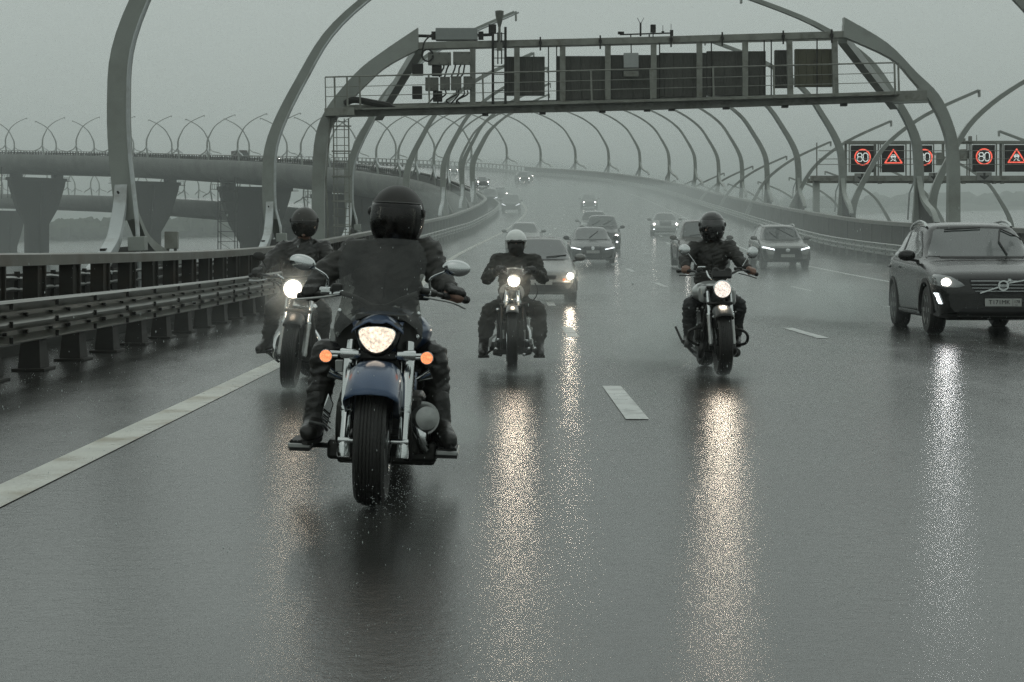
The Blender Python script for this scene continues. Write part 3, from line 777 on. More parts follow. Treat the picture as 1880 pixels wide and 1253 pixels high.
for (x0, y0, x1, y1) in ((786, 97, 828, 120), (832, 96, 865, 119), (781, 143, 805, 167), (808, 142, 826, 166), (828, 141, 847, 166), (851, 141, 867, 165)):
    pb = MB(); a = g(x0, y0, -.3); b = g(x1, y1, -.3); pb.box((a + b) / 2, (b.x - a.x, .3, a.z - b.z))
    pb.build('cable_box', CAB, gan, bevel=.01)
    bb = MB()
    for fx in (.1, .5, .9):
        for fz in (.12, .88): bb.box(V((a.x + (b.x - a.x) * fx, a.y - .16, b.z + (a.z - b.z) * fz)), (.03, .02, .03))
    build_split(bb, 'screw', DARKER, gan)
cb = MB()
for k, px in enumerate((815, 824, 836, 846, 853)):
    cb.tube(catmull([g(px, 120, -.3), g(px - 1 - k % 2 * 2, 126, -.35), g(px - 7 + k, 136, -.38), g(px - 8, 142, -.35)], 4), .032, 6)
for k, px in enumerate((800, 818, 838, 842, 852, 858)):
    cb.tube(catmull([g(px, 167, -.3), g(px, 174, -.4), g(px - 8 - (k % 3) * 5, 184, -.35), g(px - 14, 190, -.25)], 4), .03, 6)
ring = [g(785 + 10 * math.cos(t * .5), 102 + 11 * math.sin(t * .5), -.5) for t in range(13)]
cb.tube(ring, .035, 6)
cb.tube(catmull([g(775, 98, -.5), g(779, 78, -.5), g(790, 66, -.4), g(797, 60, -.3)], 4), .03, 6)
build_split(cb, 'cable', DARKER, gan)
db = MB()
for (x0, y0, x1, y1) in ((757, 118, 777, 139), (793, 121, 811, 140), (757, 159, 775, 182), (795, 168, 812, 187), (897, 46, 911, 62)):
    a = g(x0, y0, -.2); b = g(x1, y1, -.2); db.box((a + b) / 2, (b.x - a.x, .3, a.z - b.z))
build_split(db, 'relay_box', DARKER, gan, bevel=.01)
db = MB(); a = g(800, 53, .1); b = g(877, 75, .1); db.box((a + b) / 2, (b.x - a.x, .5, a.z - b.z)); db.build('radar_unit', mat('pale_unit', (.25, .27, .26), .45, 0, .5, var=.06), gan, bevel=.02)
db = MB(); db.tube([g(766, 66, .1), g(800, 67, .1)], .06, 8); db.tube([g(877, 65, .1), g(903, 64, .1)], .06, 8); db.box(g(797, 66, .1), (.2, .3, .3)); db.box(g(883, 66, .1), (.2, .3, .3))
for px in (905, 928): db.bar(g(px, 50, -.3), g(px, yb(px) - 6, -.3), .1, .08)
for k in range(9): db.bar(g(905, 62 + k * 15, -.3), g(928, 62 + k * 15, -.3), .03, .03)
db.bar(g(914, 60, -.3), g(914, 118, -.3), .05, .05); db.bar(g(921, 60, -.3), g(921, 118, -.3), .05, .05)
build_split(db, 'mast', DARKER, gan)
db = MB(); db.lathe([(.05, 0), (.09, .15), (.16, .45), (.17, .62), (.12, .64), (.03, .5)], g(917, 50, -.3), (0, 0, 1), 14); db.cyl(g(917, 50, -.3), g(917, 92, -.3), .05, n=8)
db.box(g(917, 86, -.3), (.22, .22, .3)); db.build('weather_sensor', CAB, gan)
db = MB(); db.bar(g(1138, 64, -.1), g(1236, 61, -.1), .05, .05)
db.bar(g(1176, 67, -.1), g(1176, 42, -.1), .07, .07); db.bar(g(1175, 43, -.1), g(1170, 33, -.1), .02, .02); db.bar(g(1177, 43, -.1), g(1182, 33, -.1), .02, .02)
db.box(g(1199, 53, -.1), (.2, .2, .3)); db.bar(g(1199, 60, -.1), g(1199, 68, -.1), .04, .04); db.box(g(1233, 61, -.1), (.12, .12, .22)); db.box(g(1140, 61, -.1), (.24, .12, .1)); db.box(g(1217, 60, -.1), (.1, .1, .1))
db.bar(g(1217, 60, -.1), g(1217, 47, -.1), .02, .02); db.bar(g(1232, 60, -.1), g(1232, 44, -.1), .02, .02); db.bar(g(1158, 64, -.1), g(1159, 98, -.1), .04, .04); db.bar(g(1192, 64, -.1), g(1192, 72, -.1), .05, .05)
db.build('weather_station', DARKER, gan)
# ladder on the left leg
ld = MB()
for px in (612, 618, 632, 640): ld.bar(g(px, 218, -.5), g(px + 3, 520, -.5), .05 if px in (612, 640) else .03, .05)
for k in range(21): ld.bar(g(611, 224 + k * 14.5, -.5), g(641, 224 + k * 14.5, -.5), .028, .028)
for k in range(6): ld.bar(g(609, 232 + k * 46, -.55), g(645, 232 + k * 46, -.55), .07, .05)
ld.tube([g(606, 215, -.3), g(604, 260, -.3), g(598, 330, -.3), g(602, 400, -.3), g(602, 520, -.3)], .03, 6)
ld.build('ladder', DARKST, gan)
tb = MB(); tb.tube(catmull([g(632, 192, -.3), g(650, 184, -.3), g(690, 190, -.3), g(726, 197, -.3)], 5), [.05] + [.13] * 13 + [.03] * 2, 8); tb.build('sagging_cover', DARKER, gan)

# ------------------------------------------------------------------ electronic sign gantry over the lower carriageway
D2 = 111.0; P2 = FPX / D2
def h2(px, py, dy=0.):
    return V(((px - VPX) / P2, dy, CAMH - (py - VPY) / P2))
g2 = empty('sign_gantry', (0, D2, 0), label='dark gantry at right carrying lit red and white electronic signs', cat='gantry')
b2 = MB(); b2.bar(h2(1488, 328), h2(2010, 328), .5, .34, up=(0, 0, 1)); b2.bar(h2(1488, 331, 1.3), h2(2010, 331, 1.3), .3, .3, up=(0, 0, 1)); b2.build('lower_beam', DARKST, g2)
b2 = MB(); b2.bar(h2(1550, 262), h2(2010, 262), .3, .2, up=(0, 0, 1)); b2.build('upper_beam', DARKST, g2)
b2 = MB()
for px in (1500, 1553, 1607, 1613, 1664, 1672, 1732, 1776, 1780, 1830, 1838, 1896, 1904, 1960): b2.bar(h2(px, 262, .1), h2(px, 324, .1), .16 if px in (1553, 1607, 1732, 1838) else .07, .1)
build_split(b2, 'post', DARKST, g2)
b2 = MB(); 
for y in (278, 293, 303): b2.tube([h2(1500, y, -.5), h2(2010, y, -.5)], .025, 5)
b2.build('railing', DARKST, g2)
b2 = MB(); b2.bar(h2(1500, 328, .3), h2(1500, 520, .3), .4, .4); b2.bar(h2(2010, 260, .3), h2(2010, 520, .3), .4, .4); build_split(b2, 'leg', STEEL, g2)
b2 = MB(); 
for (x0, y0, x1, y1) in ((1761, 275, 1772, 296), (1757, 292, 1776, 292.5), (1718, 281, 1729, 304), (1765, 255, 1770, 262), (1777, 251, 1782, 262)): 
    a = h2(x0, y0, -.2); b = h2(x1, y1, -.2); b2.box((a + b) / 2, (b.x - a.x, .3, max(.03, a.z - b.z)))
b2.box(h2(1766, 284, .2), (1.0, .2, .5)); b2.bar(h2(1793, 262), h2(1793, 248), .04, .04)
for px in (1580, 1615, 1672, 1727, 1769, 1825, 1810, 1840): b2.box(h2(px, 336), (.22, .25, .14))
build_split(b2, 'control_box', DARKST, g2)
LEDR = lampmat('lit_red_leds', (1., .15, .10), 1.1, 25); LEDW = lampmat('lit_white_leds', (.85, .95, .9), .75, 25)
SFACE = mat('led_panel_face', (.018, .014, .012), .6, 0, .3, var=.3, vscale=8, bump=.3, bscale=60)
def flat_ring(mb, c, r, wd, n=40, y=0.):
    vs = []
    for k in range(n):
        a = 2 * math.pi * k / n
        for rr in (r - wd / 2, r + wd / 2):
            for yy in (0, .02): vs.append(V((c.x + rr * math.cos(a), c.y + y + yy, c.z + rr * math.sin(a))))
    fs = []
    for k in range(n):
        a, b = k * 4, ((k + 1) % n) * 4
        fs += [(a, b, b + 2, a + 2), (a + 1, a + 3, b + 3, b + 1), (a, a + 1, b + 1, b), (a + 2, b + 2, b + 3, a + 3)]
    mb.add(vs, fs)
def poly_line(mb, pts, wd, closed=False, y=0.):
    n = len(pts)
    for i in range(n if closed else n - 1):
        a, b = V(pts[i]), V(pts[(i + 1) % n]); d = (b - a).normalized() * wd * .45
        mb.bar(a - d + V((0, y, 0)), b + d + V((0, y, 0)), .02, wd, up=(d.z, 0, -d.x) if True else None)
def stroke(mb, pts, c, s, wd):
    P = [V((c.x + x * s, c.y, c.z + z * s)) for x, z in pts]
    for a, b in zip(P, P[1:]):
        d = b - a; L_ = d.length
        if L_ < 1e-5: continue
        d.normalize(); e = V((-d.z, 0, d.x)) * wd / 2; a2 = a - d * wd * .3; b2_ = b + d * wd * .3
        mb.prism([a2 - e, b2_ - e, b2_ + e, a2 + e], (0, .02, 0))
def digit8(c, s): return [(c[0] + x * s, c[1] + z * s) for x, z in ((-.28, .25), (-.15, .46), (.15, .46), (.28, .25), (.18, .04), (-.18, .04), (-.3, -.18), (-.3, -.32), (-.15, -.5), (.15, -.5), (.3, -.32), (.3, -.18), (.18, .04), (-.18, .04), (-.28, .25))]
def digit0(c, s): return [(c[0] + x * s, c[1] + z * s) for x, z in ((-.28, .2), (-.28, .3), (-.13, .48), (.13, .48), (.28, .3), (.28, -.3), (.13, -.5), (-.13, -.5), (-.28, -.3), (-.28, .2))]
def vms(px0, px1, kind, py0=268, py1=317):
    a = h2(px0, py0, -.35); b = h2(px1, py1, -.35)
    bx = MB(); bx.box((a + b) / 2 + V((0, .14, 0)), (b.x - a.x, .28, a.z - b.z)); f = bx.build('sign_face', SFACE, g2, bevel=.01)
    fr = MB(); 
    for (p, q_) in ((V((a.x - .12, a.y + .1, a.z + .1)), V((b.x + .12, a.y + .1, a.z + .1))), (V((a.x - .12, a.y + .1, b.z)), V((a.x - .12, a.y + .1, a.z + .1))), (V((b.x + .12, a.y + .1, b.z)), V((b.x + .12, a.y + .1, a.z + .1)))): fr.bar(p, q_, .07, .07)
    fr.build('sign_frame', CAB, f)
    c = V(((a.x + b.x) / 2, a.y - .025, a.z - (a.z - b.z) * .44))
    if kind == 'speed':
        m1 = MB(); flat_ring(m1, c, .50, .085); m1.build('red_ring', LEDR, f)
        m2 = MB(); stroke(m2, digit8((-.30, 0), .9), c, .62, .055); stroke(m2, digit0((.32, 0), .9), c, .62, .055); m2.build('number', LEDW, f)
    else:
        m1 = MB(); tri = [(-.92, -.62), (0, .82), (.92, -.62)]
        for i in range(3): stroke(m1, [tri[i], tri[(i + 1) % 3]], c, .60, .085)
        m1.build('red_triangle', LEDR, f)
        m2 = MB()
        stroke(m2, [(-.2, .1), (-.13, .26), (.13, .26), (.2, .1)], c, .6, .04)
        stroke(m2, [(-.26, .06), (.26, .06)], c, .6, .09); stroke(m2, [(-.2, -.06), (-.2, -.1)], c, .6, .06); stroke(m2, [(.2, -.06), (.2, -.1)], c, .6, .06)
        stroke(m2, [(-.12, -.14), (-.02, -.24), (-.2, -.34), (-.3, -.44)], c, .6, .045); stroke(m2, [(.12, -.14), (.2, -.26), (.06, -.36), (.32, -.44)], c, .6, .045)
        m2.build('skidding_car_symbol', LEDW, f)
vms(1561, 1602, 'speed'); vms(1618, 1658, 'slip'); vms(1680, 1709, 'speed'); vms(1784, 1824, 'speed', 267, 316); vms(1843, 1884, 'slip', 267, 316)
for px0, px1, y0 in ((1567, 1594, 319), (1791, 1818, 317), (1703, 1722, 318)):
    a = h2(px0, y0, -.32); b = h2(px1, y0 + 15, -.32); m1 = MB(); m1.box((a + b) / 2, (b.x - a.x, .04, a.z - b.z)); f = m1.build('arrow_plate', mat('pale_plate', (.22, .225, .21), .5), g2)
    c = (a + b) / 2 + V((0, -.03, 0)); m2 = MB(); w2 = (b.x - a.x) / 2
    m2.prism([c + V((x * w2, 0, z * .27)) for x, z in ((-.14, .9), (.14, .9), (.14, .1), (.62, .25), (.62, 0), (0, -.85), (-.62, 0), (-.62, .25), (-.14, .1))], (0, .02, 0))
    m2.build('down_arrow', BLK, f)
HAZE_D = .00065; SPRAY_D = .0108
# ------------------------------------------------------------------ cars
def interp_s(tab, ys, win=.16):
    xs = [a for a, b in tab]; vs = [b for a, b in tab]; fine = np.linspace(ys[0] - .5, ys[-1] + .5, 900)
    a = np.interp(fine, xs, vs); k = max(3, int(win / (fine[1] - fine[0])) | 1)
    ap = np.pad(a, k // 2, mode='edge'); a = np.convolve(ap, np.ones(k) / k, 'valid')
    return np.interp(ys, fine, a)

def car_body(c):
    L, W, H = c['L'], c['W'], c['H']; hw = W / 2
    cl = c.get('clear', .22); R_ = c['wr'] + .055
    ya, yb = c['ax'], c['ax'] + c['wb']
    ys = set(np.round(np.linspace(0, L, 70), 3)) | {.0, .015, .04, .08}
    for yc in (ya, yb):
        for t in np.linspace(-1, 1, 15): ys.add(round(yc + R_ * math.sin(t * math.pi / 2), 3))
        ys.add(round(yc - R_ - .01, 3)); ys.add(round(yc + R_ + .01, 3))
    ys = np.array(sorted(y for y in ys if 0 <= y <= L))
    n_ = c.get('nose', .80)
    half = interp_s([(0, hw * n_), (.06, hw * (n_ + .07)), (.18, hw * .93), (.45, hw * .985), (.9, hw), (L - .9, hw), (L - .3, hw * .94), (L, hw * .84)], ys, .1)
    top = interp_s(c['top'], ys, c.get('tw', .16)); sho = interp_s(c['sho'], ys, .2)
    rw = interp_s([(0, hw * .72), (L, hw * .72)] if 'rw' not in c else c['rw'], ys, .2)
    bot = interp_s([(0, cl + .14), (.12, cl + .03), (.5, cl), (L - .6, cl), (L, cl + .16)], ys, .1)
    topn = interp_s([(0, -.10), (.03, -.045), (.10, -.01), (.2, 0), (L, 0)], ys, .04)
    rows = []
    for i, y in enumerate(ys):
        h = half[i]; zt = top[i] + topn[i]; zs = min(sho[i] + topn[i], zt - .005); zb = bot[i]; r = rw[i]
        g_ = min(1, max(0, (zt - zs - .10) / .30))
        P = [(0, zb), (h * .72, zb), (h * .90, zb + .02), (h * .965, zb + .08), (h * .985, zb + .17), (h * .992, zb + .45 * (zs - zb)), (h, zb + .72 * (zs - zb)), (h * .992, zs - .07), (h * .965, zs - .02), (h * .93, zs)]
        hood = [(h * .86, .42), (h * .76, .66), (h * .64, .82), (h * .48, .92), (h * .30, .97), (h * .15, .99), (0, 1)]
        rb = h * .915
        gh = [(rb + (r - rb) * .18, .15), (rb + (r - rb) * .55, .50), (rb + (r - rb) * .9, .82), (r * .95, .915), (r * .84, .965), (r * .45, .995), (0, 1)]
        for (a, b), (a2, b2) in zip(hood, gh):
            P.append((a * (1 - g_) + a2 * g_, zs + (zt - zs) * (b * (1 - g_) + b2 * g_)))
        for yc in (ya, yb):
            if abs(y - yc) < R_:
                za = c['wr'] + math.sqrt(max(0, R_ * R_ - (y - yc) ** 2))
                P = [(x, max(z, za) if x > h * .70 and z < zs else z) for x, z in P]
        rows.append([V((-x, y, z)) for x, z in P[::-1]] + [V((x, y, z)) for x, z in P[1:]])
    mb = MB(); mb.sheet(rows)
    n = len(rows[0]); k = len(mb.v)
    # close front, rear and floor
    def cap(base, rev):
        half_ = n // 2
        for j in range(half_):
            f = (base + j, base + j + 1, base + n - 2 - j, base + n - 1 - j)
            if len(set(f)) == 4: mb.f.append(f if not rev else f[::-1]); mb.m.append(0)
    # row order: top centre -> left side -> bottom centre -> right side -> top centre ; pair by height
    def cap2(base):
        m = n // 2   # index of bottom centre
        for j in range(m):
            a, b = base + m - j, base + m - j - 1; c_, d_ = base + m + j + 1, base + m + j
            f = [a, b, c_, d_]
            u = []
            for q in f:
                if q not in u and 0 <= q - base < n: u.append(q)
            if len(u) >= 3: mb.f.append(tuple(u)); mb.m.append(0)
    cap2(0); cap2(k - n)
    return mb, dict(ys=ys, half=half, top=top, sho=sho, rw=rw)

class Surf:
    def __init__(s, mb):
        s.t = BVHTree.FromPolygons([V(v) for v in mb.v], mb.f)
    def patch(s, poly, d='front', off=.006, mirror=False, res=3):
        """poly in (x,z) for front / (y,z) for the left (-x) or right (+x) side / (x,y) for top, dropped on the body"""
        out = MB()
        for sg in ((1, -1) if mirror else (1,)):
            bm = bmesh.new()
            vs = [bm.verts.new((p[0] * (sg if d in ('front', 'rear', 'top') else 1), 0, p[1])) for p in poly]
            bm.faces.new(vs); bmesh.ops.triangulate(bm, faces=bm.faces[:])
            for _ in range(res): bmesh.ops.subdivide_edges(bm, edges=bm.edges[:], cuts=1, use_grid_fill=True); bmesh.ops.triangulate(bm, faces=bm.faces[:])
            pts = []
            for v in bm.verts:
                x, z = v.co.x, v.co.z
                if d == 'front': o_, dr = V((x, -4, z)), V((0, 1, 0))
                elif d == 'rear': o_, dr = V((x, 12, z)), V((0, -1, 0))
                elif d == 'left': o_, dr = V((-4, x, z)), V((1, 0, 0))
                elif d == 'right': o_, dr = V((4, x, z)), V((-1, 0, 0))
                else: o_, dr = V((x, z, 6)), V((0, 0, -1))
                loc, nr, i, ds = s.t.ray_cast(o_, dr)
                if loc is None:
                    loc, nr, i, ds = s.t.find_nearest(o_ + dr * 4.2)
                nn = -dr
                if nr is not None and abs(nr.dot(dr)) > .2: nn = nr if nr.dot(dr) < 0 else -nr
                pts.append(loc + nn * off)
            bm.verts.index_update()
            out.add(pts, [tuple(v.index for v in f.verts) for f in bm.faces])
            bm.free()
        return out

def ovalp(cx, cz, rx, rz, n=20): return [(cx + rx * math.cos(2 * math.pi * k / n), cz + rz * math.sin(2 * math.pi * k / n)) for k in range(n)]

GLASS = mat('wet_window_glass', (.028, .038, .036), .10, 0, .8, coat=.7, crough=.04, bump=.12, bscale=60, var=.2, vscale=3)
TRIM = mat('black_trim', (.018, .018, .017), .45, 0, .4, var=.2)
GRL = mat('grille_black', (.010, .010, .010), .5, 0, .4)
LENSC = mat('lamp_glass', (.22, .23, .23), .08, .3, .6, coat=1.)
PLATE = mat('number_plate', (.42, .43, .41), .4, 0, .5, var=.06)
RIM = mat('alloy_wheel', (.26, .27, .26), .35, .8, .5, var=.2, vscale=10, dirt=(.1, .1, .09), dscale=5)
REDL = mat('rear_lamp', (.25, .01, .01), .2, 0, .5, coat=1.)

def text_mesh(txt, size, m, parent, loc, rot=(R(90), 0, 0), name='lettering', ext=.002, sx=1.):
    cu = bpy.data.curves.new('t', 'FONT'); cu.body = txt; cu.size = size; cu.extrude = ext; cu.align_x = 'CENTER'; cu.align_y = 'CENTER'
    o = bpy.data.objects.new('t', cu); COL.objects.link(o)
    dg = bpy.context.evaluated_depsgraph_get(); dg.update()
    me = bpy.data.meshes.new_from_object(o.evaluated_get(dg)); bpy.data.objects.remove(o)
    me.materials.clear(); me.materials.append(m)
    ob = mesh_obj(name, me, parent); ob.location = loc; ob.rotation_euler = rot; ob.scale = (sx, 1, 1); return ob

def car(label, cat, X, d, c, paint, group=None, yaw=None, detail=2, zoff=0., path=None):
    z = road_z(X, d) + zoff
    if yaw is None:
        q = MAIN.near(X, d); t = MAIN.tan(q + 3); yaw = -math.atan2(t.x, t.y)
        gr = math.atan2(MAIN.pos(q + 3).z - MAIN.pos(q - 1).z, 4.)
    else: gr = 0
    root = empty(c['name'], (X, d, z), (gr, 0, yaw), label=label, cat=cat, group=group)
    mb, info = car_body(c); S = Surf(mb); L, W, H = c['L'], c['W'], c['H']; hw = W / 2
    body = mb.build('body', paint, root, smooth=48)
    def P(name, poly, m, d_='front', off=.006, mirror=False, par=root, res=3):
        if mirror:
            for sg in (1, -1):
                S.patch([(x * sg, z_) for x, z_ in poly], d_, off, False, res).build(name, m, par, smooth=50, sheet=True)
            return
        return S.patch(poly, d_, off, mirror, res).build(name, m, par, smooth=50, sheet=True)
    def at(y, k): return float(np.interp(y, info['ys'], info[k]))
    ycow, yws = c['ycow'], c['yws']; zc_, zr_ = at(ycow, 'top'), at(yws, 'top')
    rwt = at(yws, 'rw'); hb = at(ycow, 'half')
    # windscreen in front view
    b_ = zc_ + .015; t_ = c.get('wst', zr_ - .035)
    P('windscreen', [(-hb * .83, b_), (-hb * .4, b_ - .01), (hb * .4, b_ - .01), (hb * .83, b_), (rwt * .90, t_ - .03), (rwt * .82, t_), (0, t_ + .014), (-rwt * .82, t_), (-rwt * .90, t_ - .03)], GLASS)
    if c.get('wst'): P('windscreen_edge', [(-rwt * .82, t_ + .001), (0, t_ + .016), (rwt * .82, t_ + .001), (rwt * .80, t_ + .03), (0, t_ + .042), (-rwt * .80, t_ + .03)], TRIM, off=.008)
    if detail > 1:
        wpb = MB()
        def sp(x, z_):
            loc, nr, i, ds = S.t.ray_cast(V((x, -4, z_)), V((0, 1, 0))); return loc + V((0, -.03, .01)) if loc else V((x, ycow, z_))
        for a, b in c.get('wipers', [((-.5, .04), (.0, .08)), ((.15, .04), (.62, .08))]):
            wb_ = MB(); wb_.tube([sp(a[0], b_ + a[1]), sp((a[0] + b[0]) / 2, b_ + (a[1] + b[1]) / 2), sp(b[0], b_ + b[1])], .012, 6); wb_.build('wiper', TRIM, root)
        P('windscreen_edge', [(-hb * .86, b_ - .03), (hb * .86, b_ - .03), (hb * .86, b_ - .005), (-hb * .86, b_ - .005)], TRIM, off=.008)
    # side glass
    for side in (('left', -1), ('right', 1)):
        bz = at(2.4, 'sho') + .05
        ysr = c['yre']
        gl = [(ycow + .42, bz), (ysr - .05, bz + .03), (ysr - .12, H - .30), (ysr - .55, H - .15), (yws + .25, H - .14), (ycow + .95, H - .30)]
        if c.get('mid'): gl = c['mid'](bz, H)
        P('side_window', gl, GLASS, side[0], .004)
        if detail > 1:
            ym = (ycow + .95 + ysr) / 2 + .1
            P('window_pillar', [(ym - .06, bz - .01), (ym + .06, bz - .01), (ym + .08, H - .13), (ym - .03, H - .13)], TRIM, side[0], .010, res=2)
            P('side_sill', [(c['ax'] + .5, .26), (c['ax'] + c['wb'] - .5, .26), (c['ax'] + c['wb'] - .5, .34), (c['ax'] + .5, .34)], c.get('sillm', TRIM), side[0], .012, res=2)
            for yd in (ycow + .15, ym, ): P('door_gap', [(yd, .36), (yd + .012, .36), (yd + .012, bz - .03), (yd, bz - .03)], GRL, side[0], .003, res=2)
            for yd in (ym - .32, ym + .72):
                hb2 = MB(); x0 = side[1] * (at(yd, 'half') + .002); hb2.bar((x0, yd, bz - .16), (x0, yd + .2, bz - .155), .03, .03); hb2.build('door_handle', c.get('handlem', paint), root, bevel=.008)
            for yc in (c['ax'], c['ax'] + c['wb']):
                tb = MB(); rr = c['wr'] + .075; rows = []
                for k in range(17):
                    a = math.pi * (k / 16) * 1.06 - .1
                    y_, z_ = yc - math.cos(a) * rr, c['wr'] + math.sin(a) * rr
                    if z_ < .2: z_ = .2
                    xh = at(y_, 'half')
                    rows.append([V((side[1] * (xh * .97), y_ + math.cos(a) * .03, z_ - math.sin(a) * .03)), V((side[1] * (xh + .012), y_ + math.cos(a) * .02, z_ - math.sin(a) * .02)), V((side[1] * (xh + .008), y_ - math.cos(a) * .035, z_ + math.sin(a) * .035)), V((side[1] * (xh * .97), y_ - math.cos(a) * .035, z_ + math.sin(a) * .035))])
                tb.sheet(rows, closev=True); tb.build('wheel_arch_trim', c.get('archm', TRIM), root)
    # wheels
    wr, ww = c['wr'], c.get('ww', .225)
    for yc in (c['ax'], c['ax'] + c['wb']):
        for sg in (-1, 1):
            ctr = V((sg * (hw - ww / 2 - .02), yc, wr)); we = empty('wheel', ctr); we.parent = root
            tm = MB(); prof = [(wr * .66, -ww / 2), (wr * .90, -ww / 2), (wr * .97, -ww / 2 + .02), (wr, -ww / 2 + .05)] 
            for k in range(5):
                y0 = -ww / 2 + .05 + (ww - .1) * k / 5; prof += [(wr, y0 + .006), (wr - .009, y0 + .012), (wr - .009, y0 + .018), (wr, y0 + .024)]
            prof += [(wr, ww / 2 - .05), (wr * .97, ww / 2 - .02), (wr * .90, ww / 2), (wr * .66, ww / 2)]
            tm.lathe(prof, (0, 0, 0), (sg, 0, 0), 36 if detail > 1 else 20, close=True); tm.build('tyre', BLKR, we, smooth=35)
            if detail > 0:
                rm = MB(); rm.lathe([(wr * .67, ww / 2 - .01), (wr * .64, ww / 2 - .012), (wr * .60, ww / 2 - .05), (wr * .55, 0), (.02, -.02)], (0, 0, 0), (sg, 0, 0), 24)
                rm.build('rim', GRL, we, smooth=35)
                sp_ = MB(); ns = c.get('spokes', 5)
                for k in range(ns):
                    a = 2 * math.pi * k / ns; dv = V((0, math.cos(a), math.sin(a)))
                    sp_.bar(V((sg * (ww / 2 - .035), 0, 0)) + dv * .04, V((sg * (ww / 2 - .015), 0, 0)) + dv * wr * .64, .055, .03, up=(1, 0, 0))
                sp_.lathe([(wr * .70, ww / 2 - .018), (wr * .70, ww / 2 - .004), (wr * .64, ww / 2 - .002), (wr * .63, ww / 2 - .02)], (0, 0, 0), (sg, 0, 0), 30, close=True)
                sp_.cyl((sg * (ww / 2 - .05), 0, 0), (sg * (ww / 2 - .01), 0, 0), .05); sp_.build('spokes', RIM, we, smooth=35)
    ub = MB(); ub.box((0, L / 2, c.get('clear', .22) + .10), (W * .66, L * .86, .16)); ub.build('underbody', GRL, root)
    # front
    for nm, poly, mname, off in c['front']:
        P(nm, poly, mname, 'front', off, mirror=nm in ('headlight', 'daytime_lamp', 'fog_lamp', 'indicator', 'headlight_bulb', 'side_intake', 'bumper_corner', 'hood_crease'), res=3)
    if c.get('bars'):
        for (x0, z0, x1, z1, th, m_) in c['bars']:
            P('grille_bar', [(x0, z0), (x1, z1), (x1, z1 + th), (x0, z0 + th)], m_, 'front', .02, res=3)
    # mirrors
    for sg in (-1, 1):
        zm = at(ycow + .45, 'sho') + c.get('mz', .13); mm = empty('side_mirror', (sg * (hw + .06), ycow + .5, zm)); mm.parent = root
        m1 = MB(); m1.ell((sg * .04, 0, 0), (.135, .09, .088), 18, 12); o_ = m1.build('housing', c.get('mirm', paint), mm)
        m2 = MB(); m2.bar((-sg * .14, .02, -.09), (-sg * .0, .0, -.06), .05, .04); m2.build('stalk', TRIM, mm)
        m3 = MB(); m3.box((sg * .04, .085, 0), (.2, .02, .13)); m3.build('mirror_glass', CHROME, mm)
    if c.get('rails'):
        for sg in (-1, 1):
            rr_ = [V((sg * (at(y, 'rw') * .985), y, at(y, 'top') + o_)) for y, o_ in ((yws + .12, -.05), (yws + .28, .0), (yws + .7, .02), (c['yre'] - .75, .01), (c['yre'] - .3, -.03))]
            rb = MB(); rb.tube(catmull(rr_, 5), .022, 8); rb.build('roof_rail', c['rails'], root)
    if detail > 1:
        # rear
        P('rear_window', [(-rwt * .8, at(L - .3, 'sho') + .1), (rwt * .8, at(L - .3, 'sho') + .1), (rwt * .75, H - .16), (-rwt * .75, H - .16)], GLASS, 'rear', .006)
        P('tail_lamp', [(hw * .62, .85), (hw * .9, .85), (hw * .9, 1.0), (hw * .62, 1.0)], REDL, 'rear', .006, mirror=True)
        if c.get('cabin', True):
            pass
    if c.get('plate'):
        x, z_, txt = c['plate']
        loc, nr, i, ds = S.t.ray_cast(V((x, -4, z_)), V((0, 1, 0)))
        pm = MB(); yy = (loc.y if loc else 0) - .03
        pm.box((x, yy, z_), (.52, .012, .112)); po = pm.build('number_plate', PLATE, root, bevel=.003)
        if txt:
            text_mesh(txt, .088, GRL, po, (x - .055, yy - .009, z_ + .002), sx=.98)
            text_mesh('178', .06, GRL, po, (x + .195, yy - .009, z_ + .010))
            text_mesh('RUS', .022, GRL, po, (x + .185, yy - .009, z_ - .036))
            bb = MB(); bb.box((x + .135, yy - .007, z_), (.004, .004, .10)); bb.build('divider', GRL, po)
        else:
            for k in range(6): pass
    return root, S, body

def suvprof(H, L, ycow=1.28, yws=2.1, hood=(.82, 1.03)):
    return [(0, hood[0] - .06), (.15, hood[0]), (.6, hood[0] + (hood[1] - hood[0]) * .6), (ycow - .05, hood[1]), (yws, H - .05), (yws + .5, H), (L - 1.6, H - .01), (L - .75, H - .07), (L - .25, H - .62), (L, .78)]
SUV = dict(name='suv', L=4.63, W=1.89, H=1.70, clear=.24, wr=.365, ww=.24, ax=.90, wb=2.77, ycow=1.28, yws=2.1, yre=4.1, nose=.80,
           top=suvprof(1.70, 4.63), sho=[(0, .72), (.2, .80), (1.2, .98), (2.4, 1.04), (4.1, 1.12), (4.63, .78)],
           rw=[(0, .70), (1.2, .74), (2.1, .62), (3.0, .64), (4.1, .58), (4.63, .55)])
SEDAN = dict(name='sedan', L=4.6, W=1.82, H=1.46, clear=.17, wr=.315, ww=.205, ax=.88, wb=2.7, ycow=1.25, yws=2.15, yre=3.75, nose=.80,
             top=[(0, .66), (.15, .70), (.6, .82), (1.2, .93), (2.1, 1.41), (2.6, 1.46), (3.1, 1.44), (3.9, 1.08), (4.45, 1.04), (4.6, .7)],
             sho=[(0, .62), (.2, .68), (1.2, .87), (2.4, .92), (4.0, .97), (4.6, .72)],
             rw=[(0, .62), (1.2, .70), (2.15, .56), (3.0, .58), (3.8, .60), (4.6, .6)])
def mk(base, **k):
    d = dict(base); d.update(k); return d
CH = CHROME

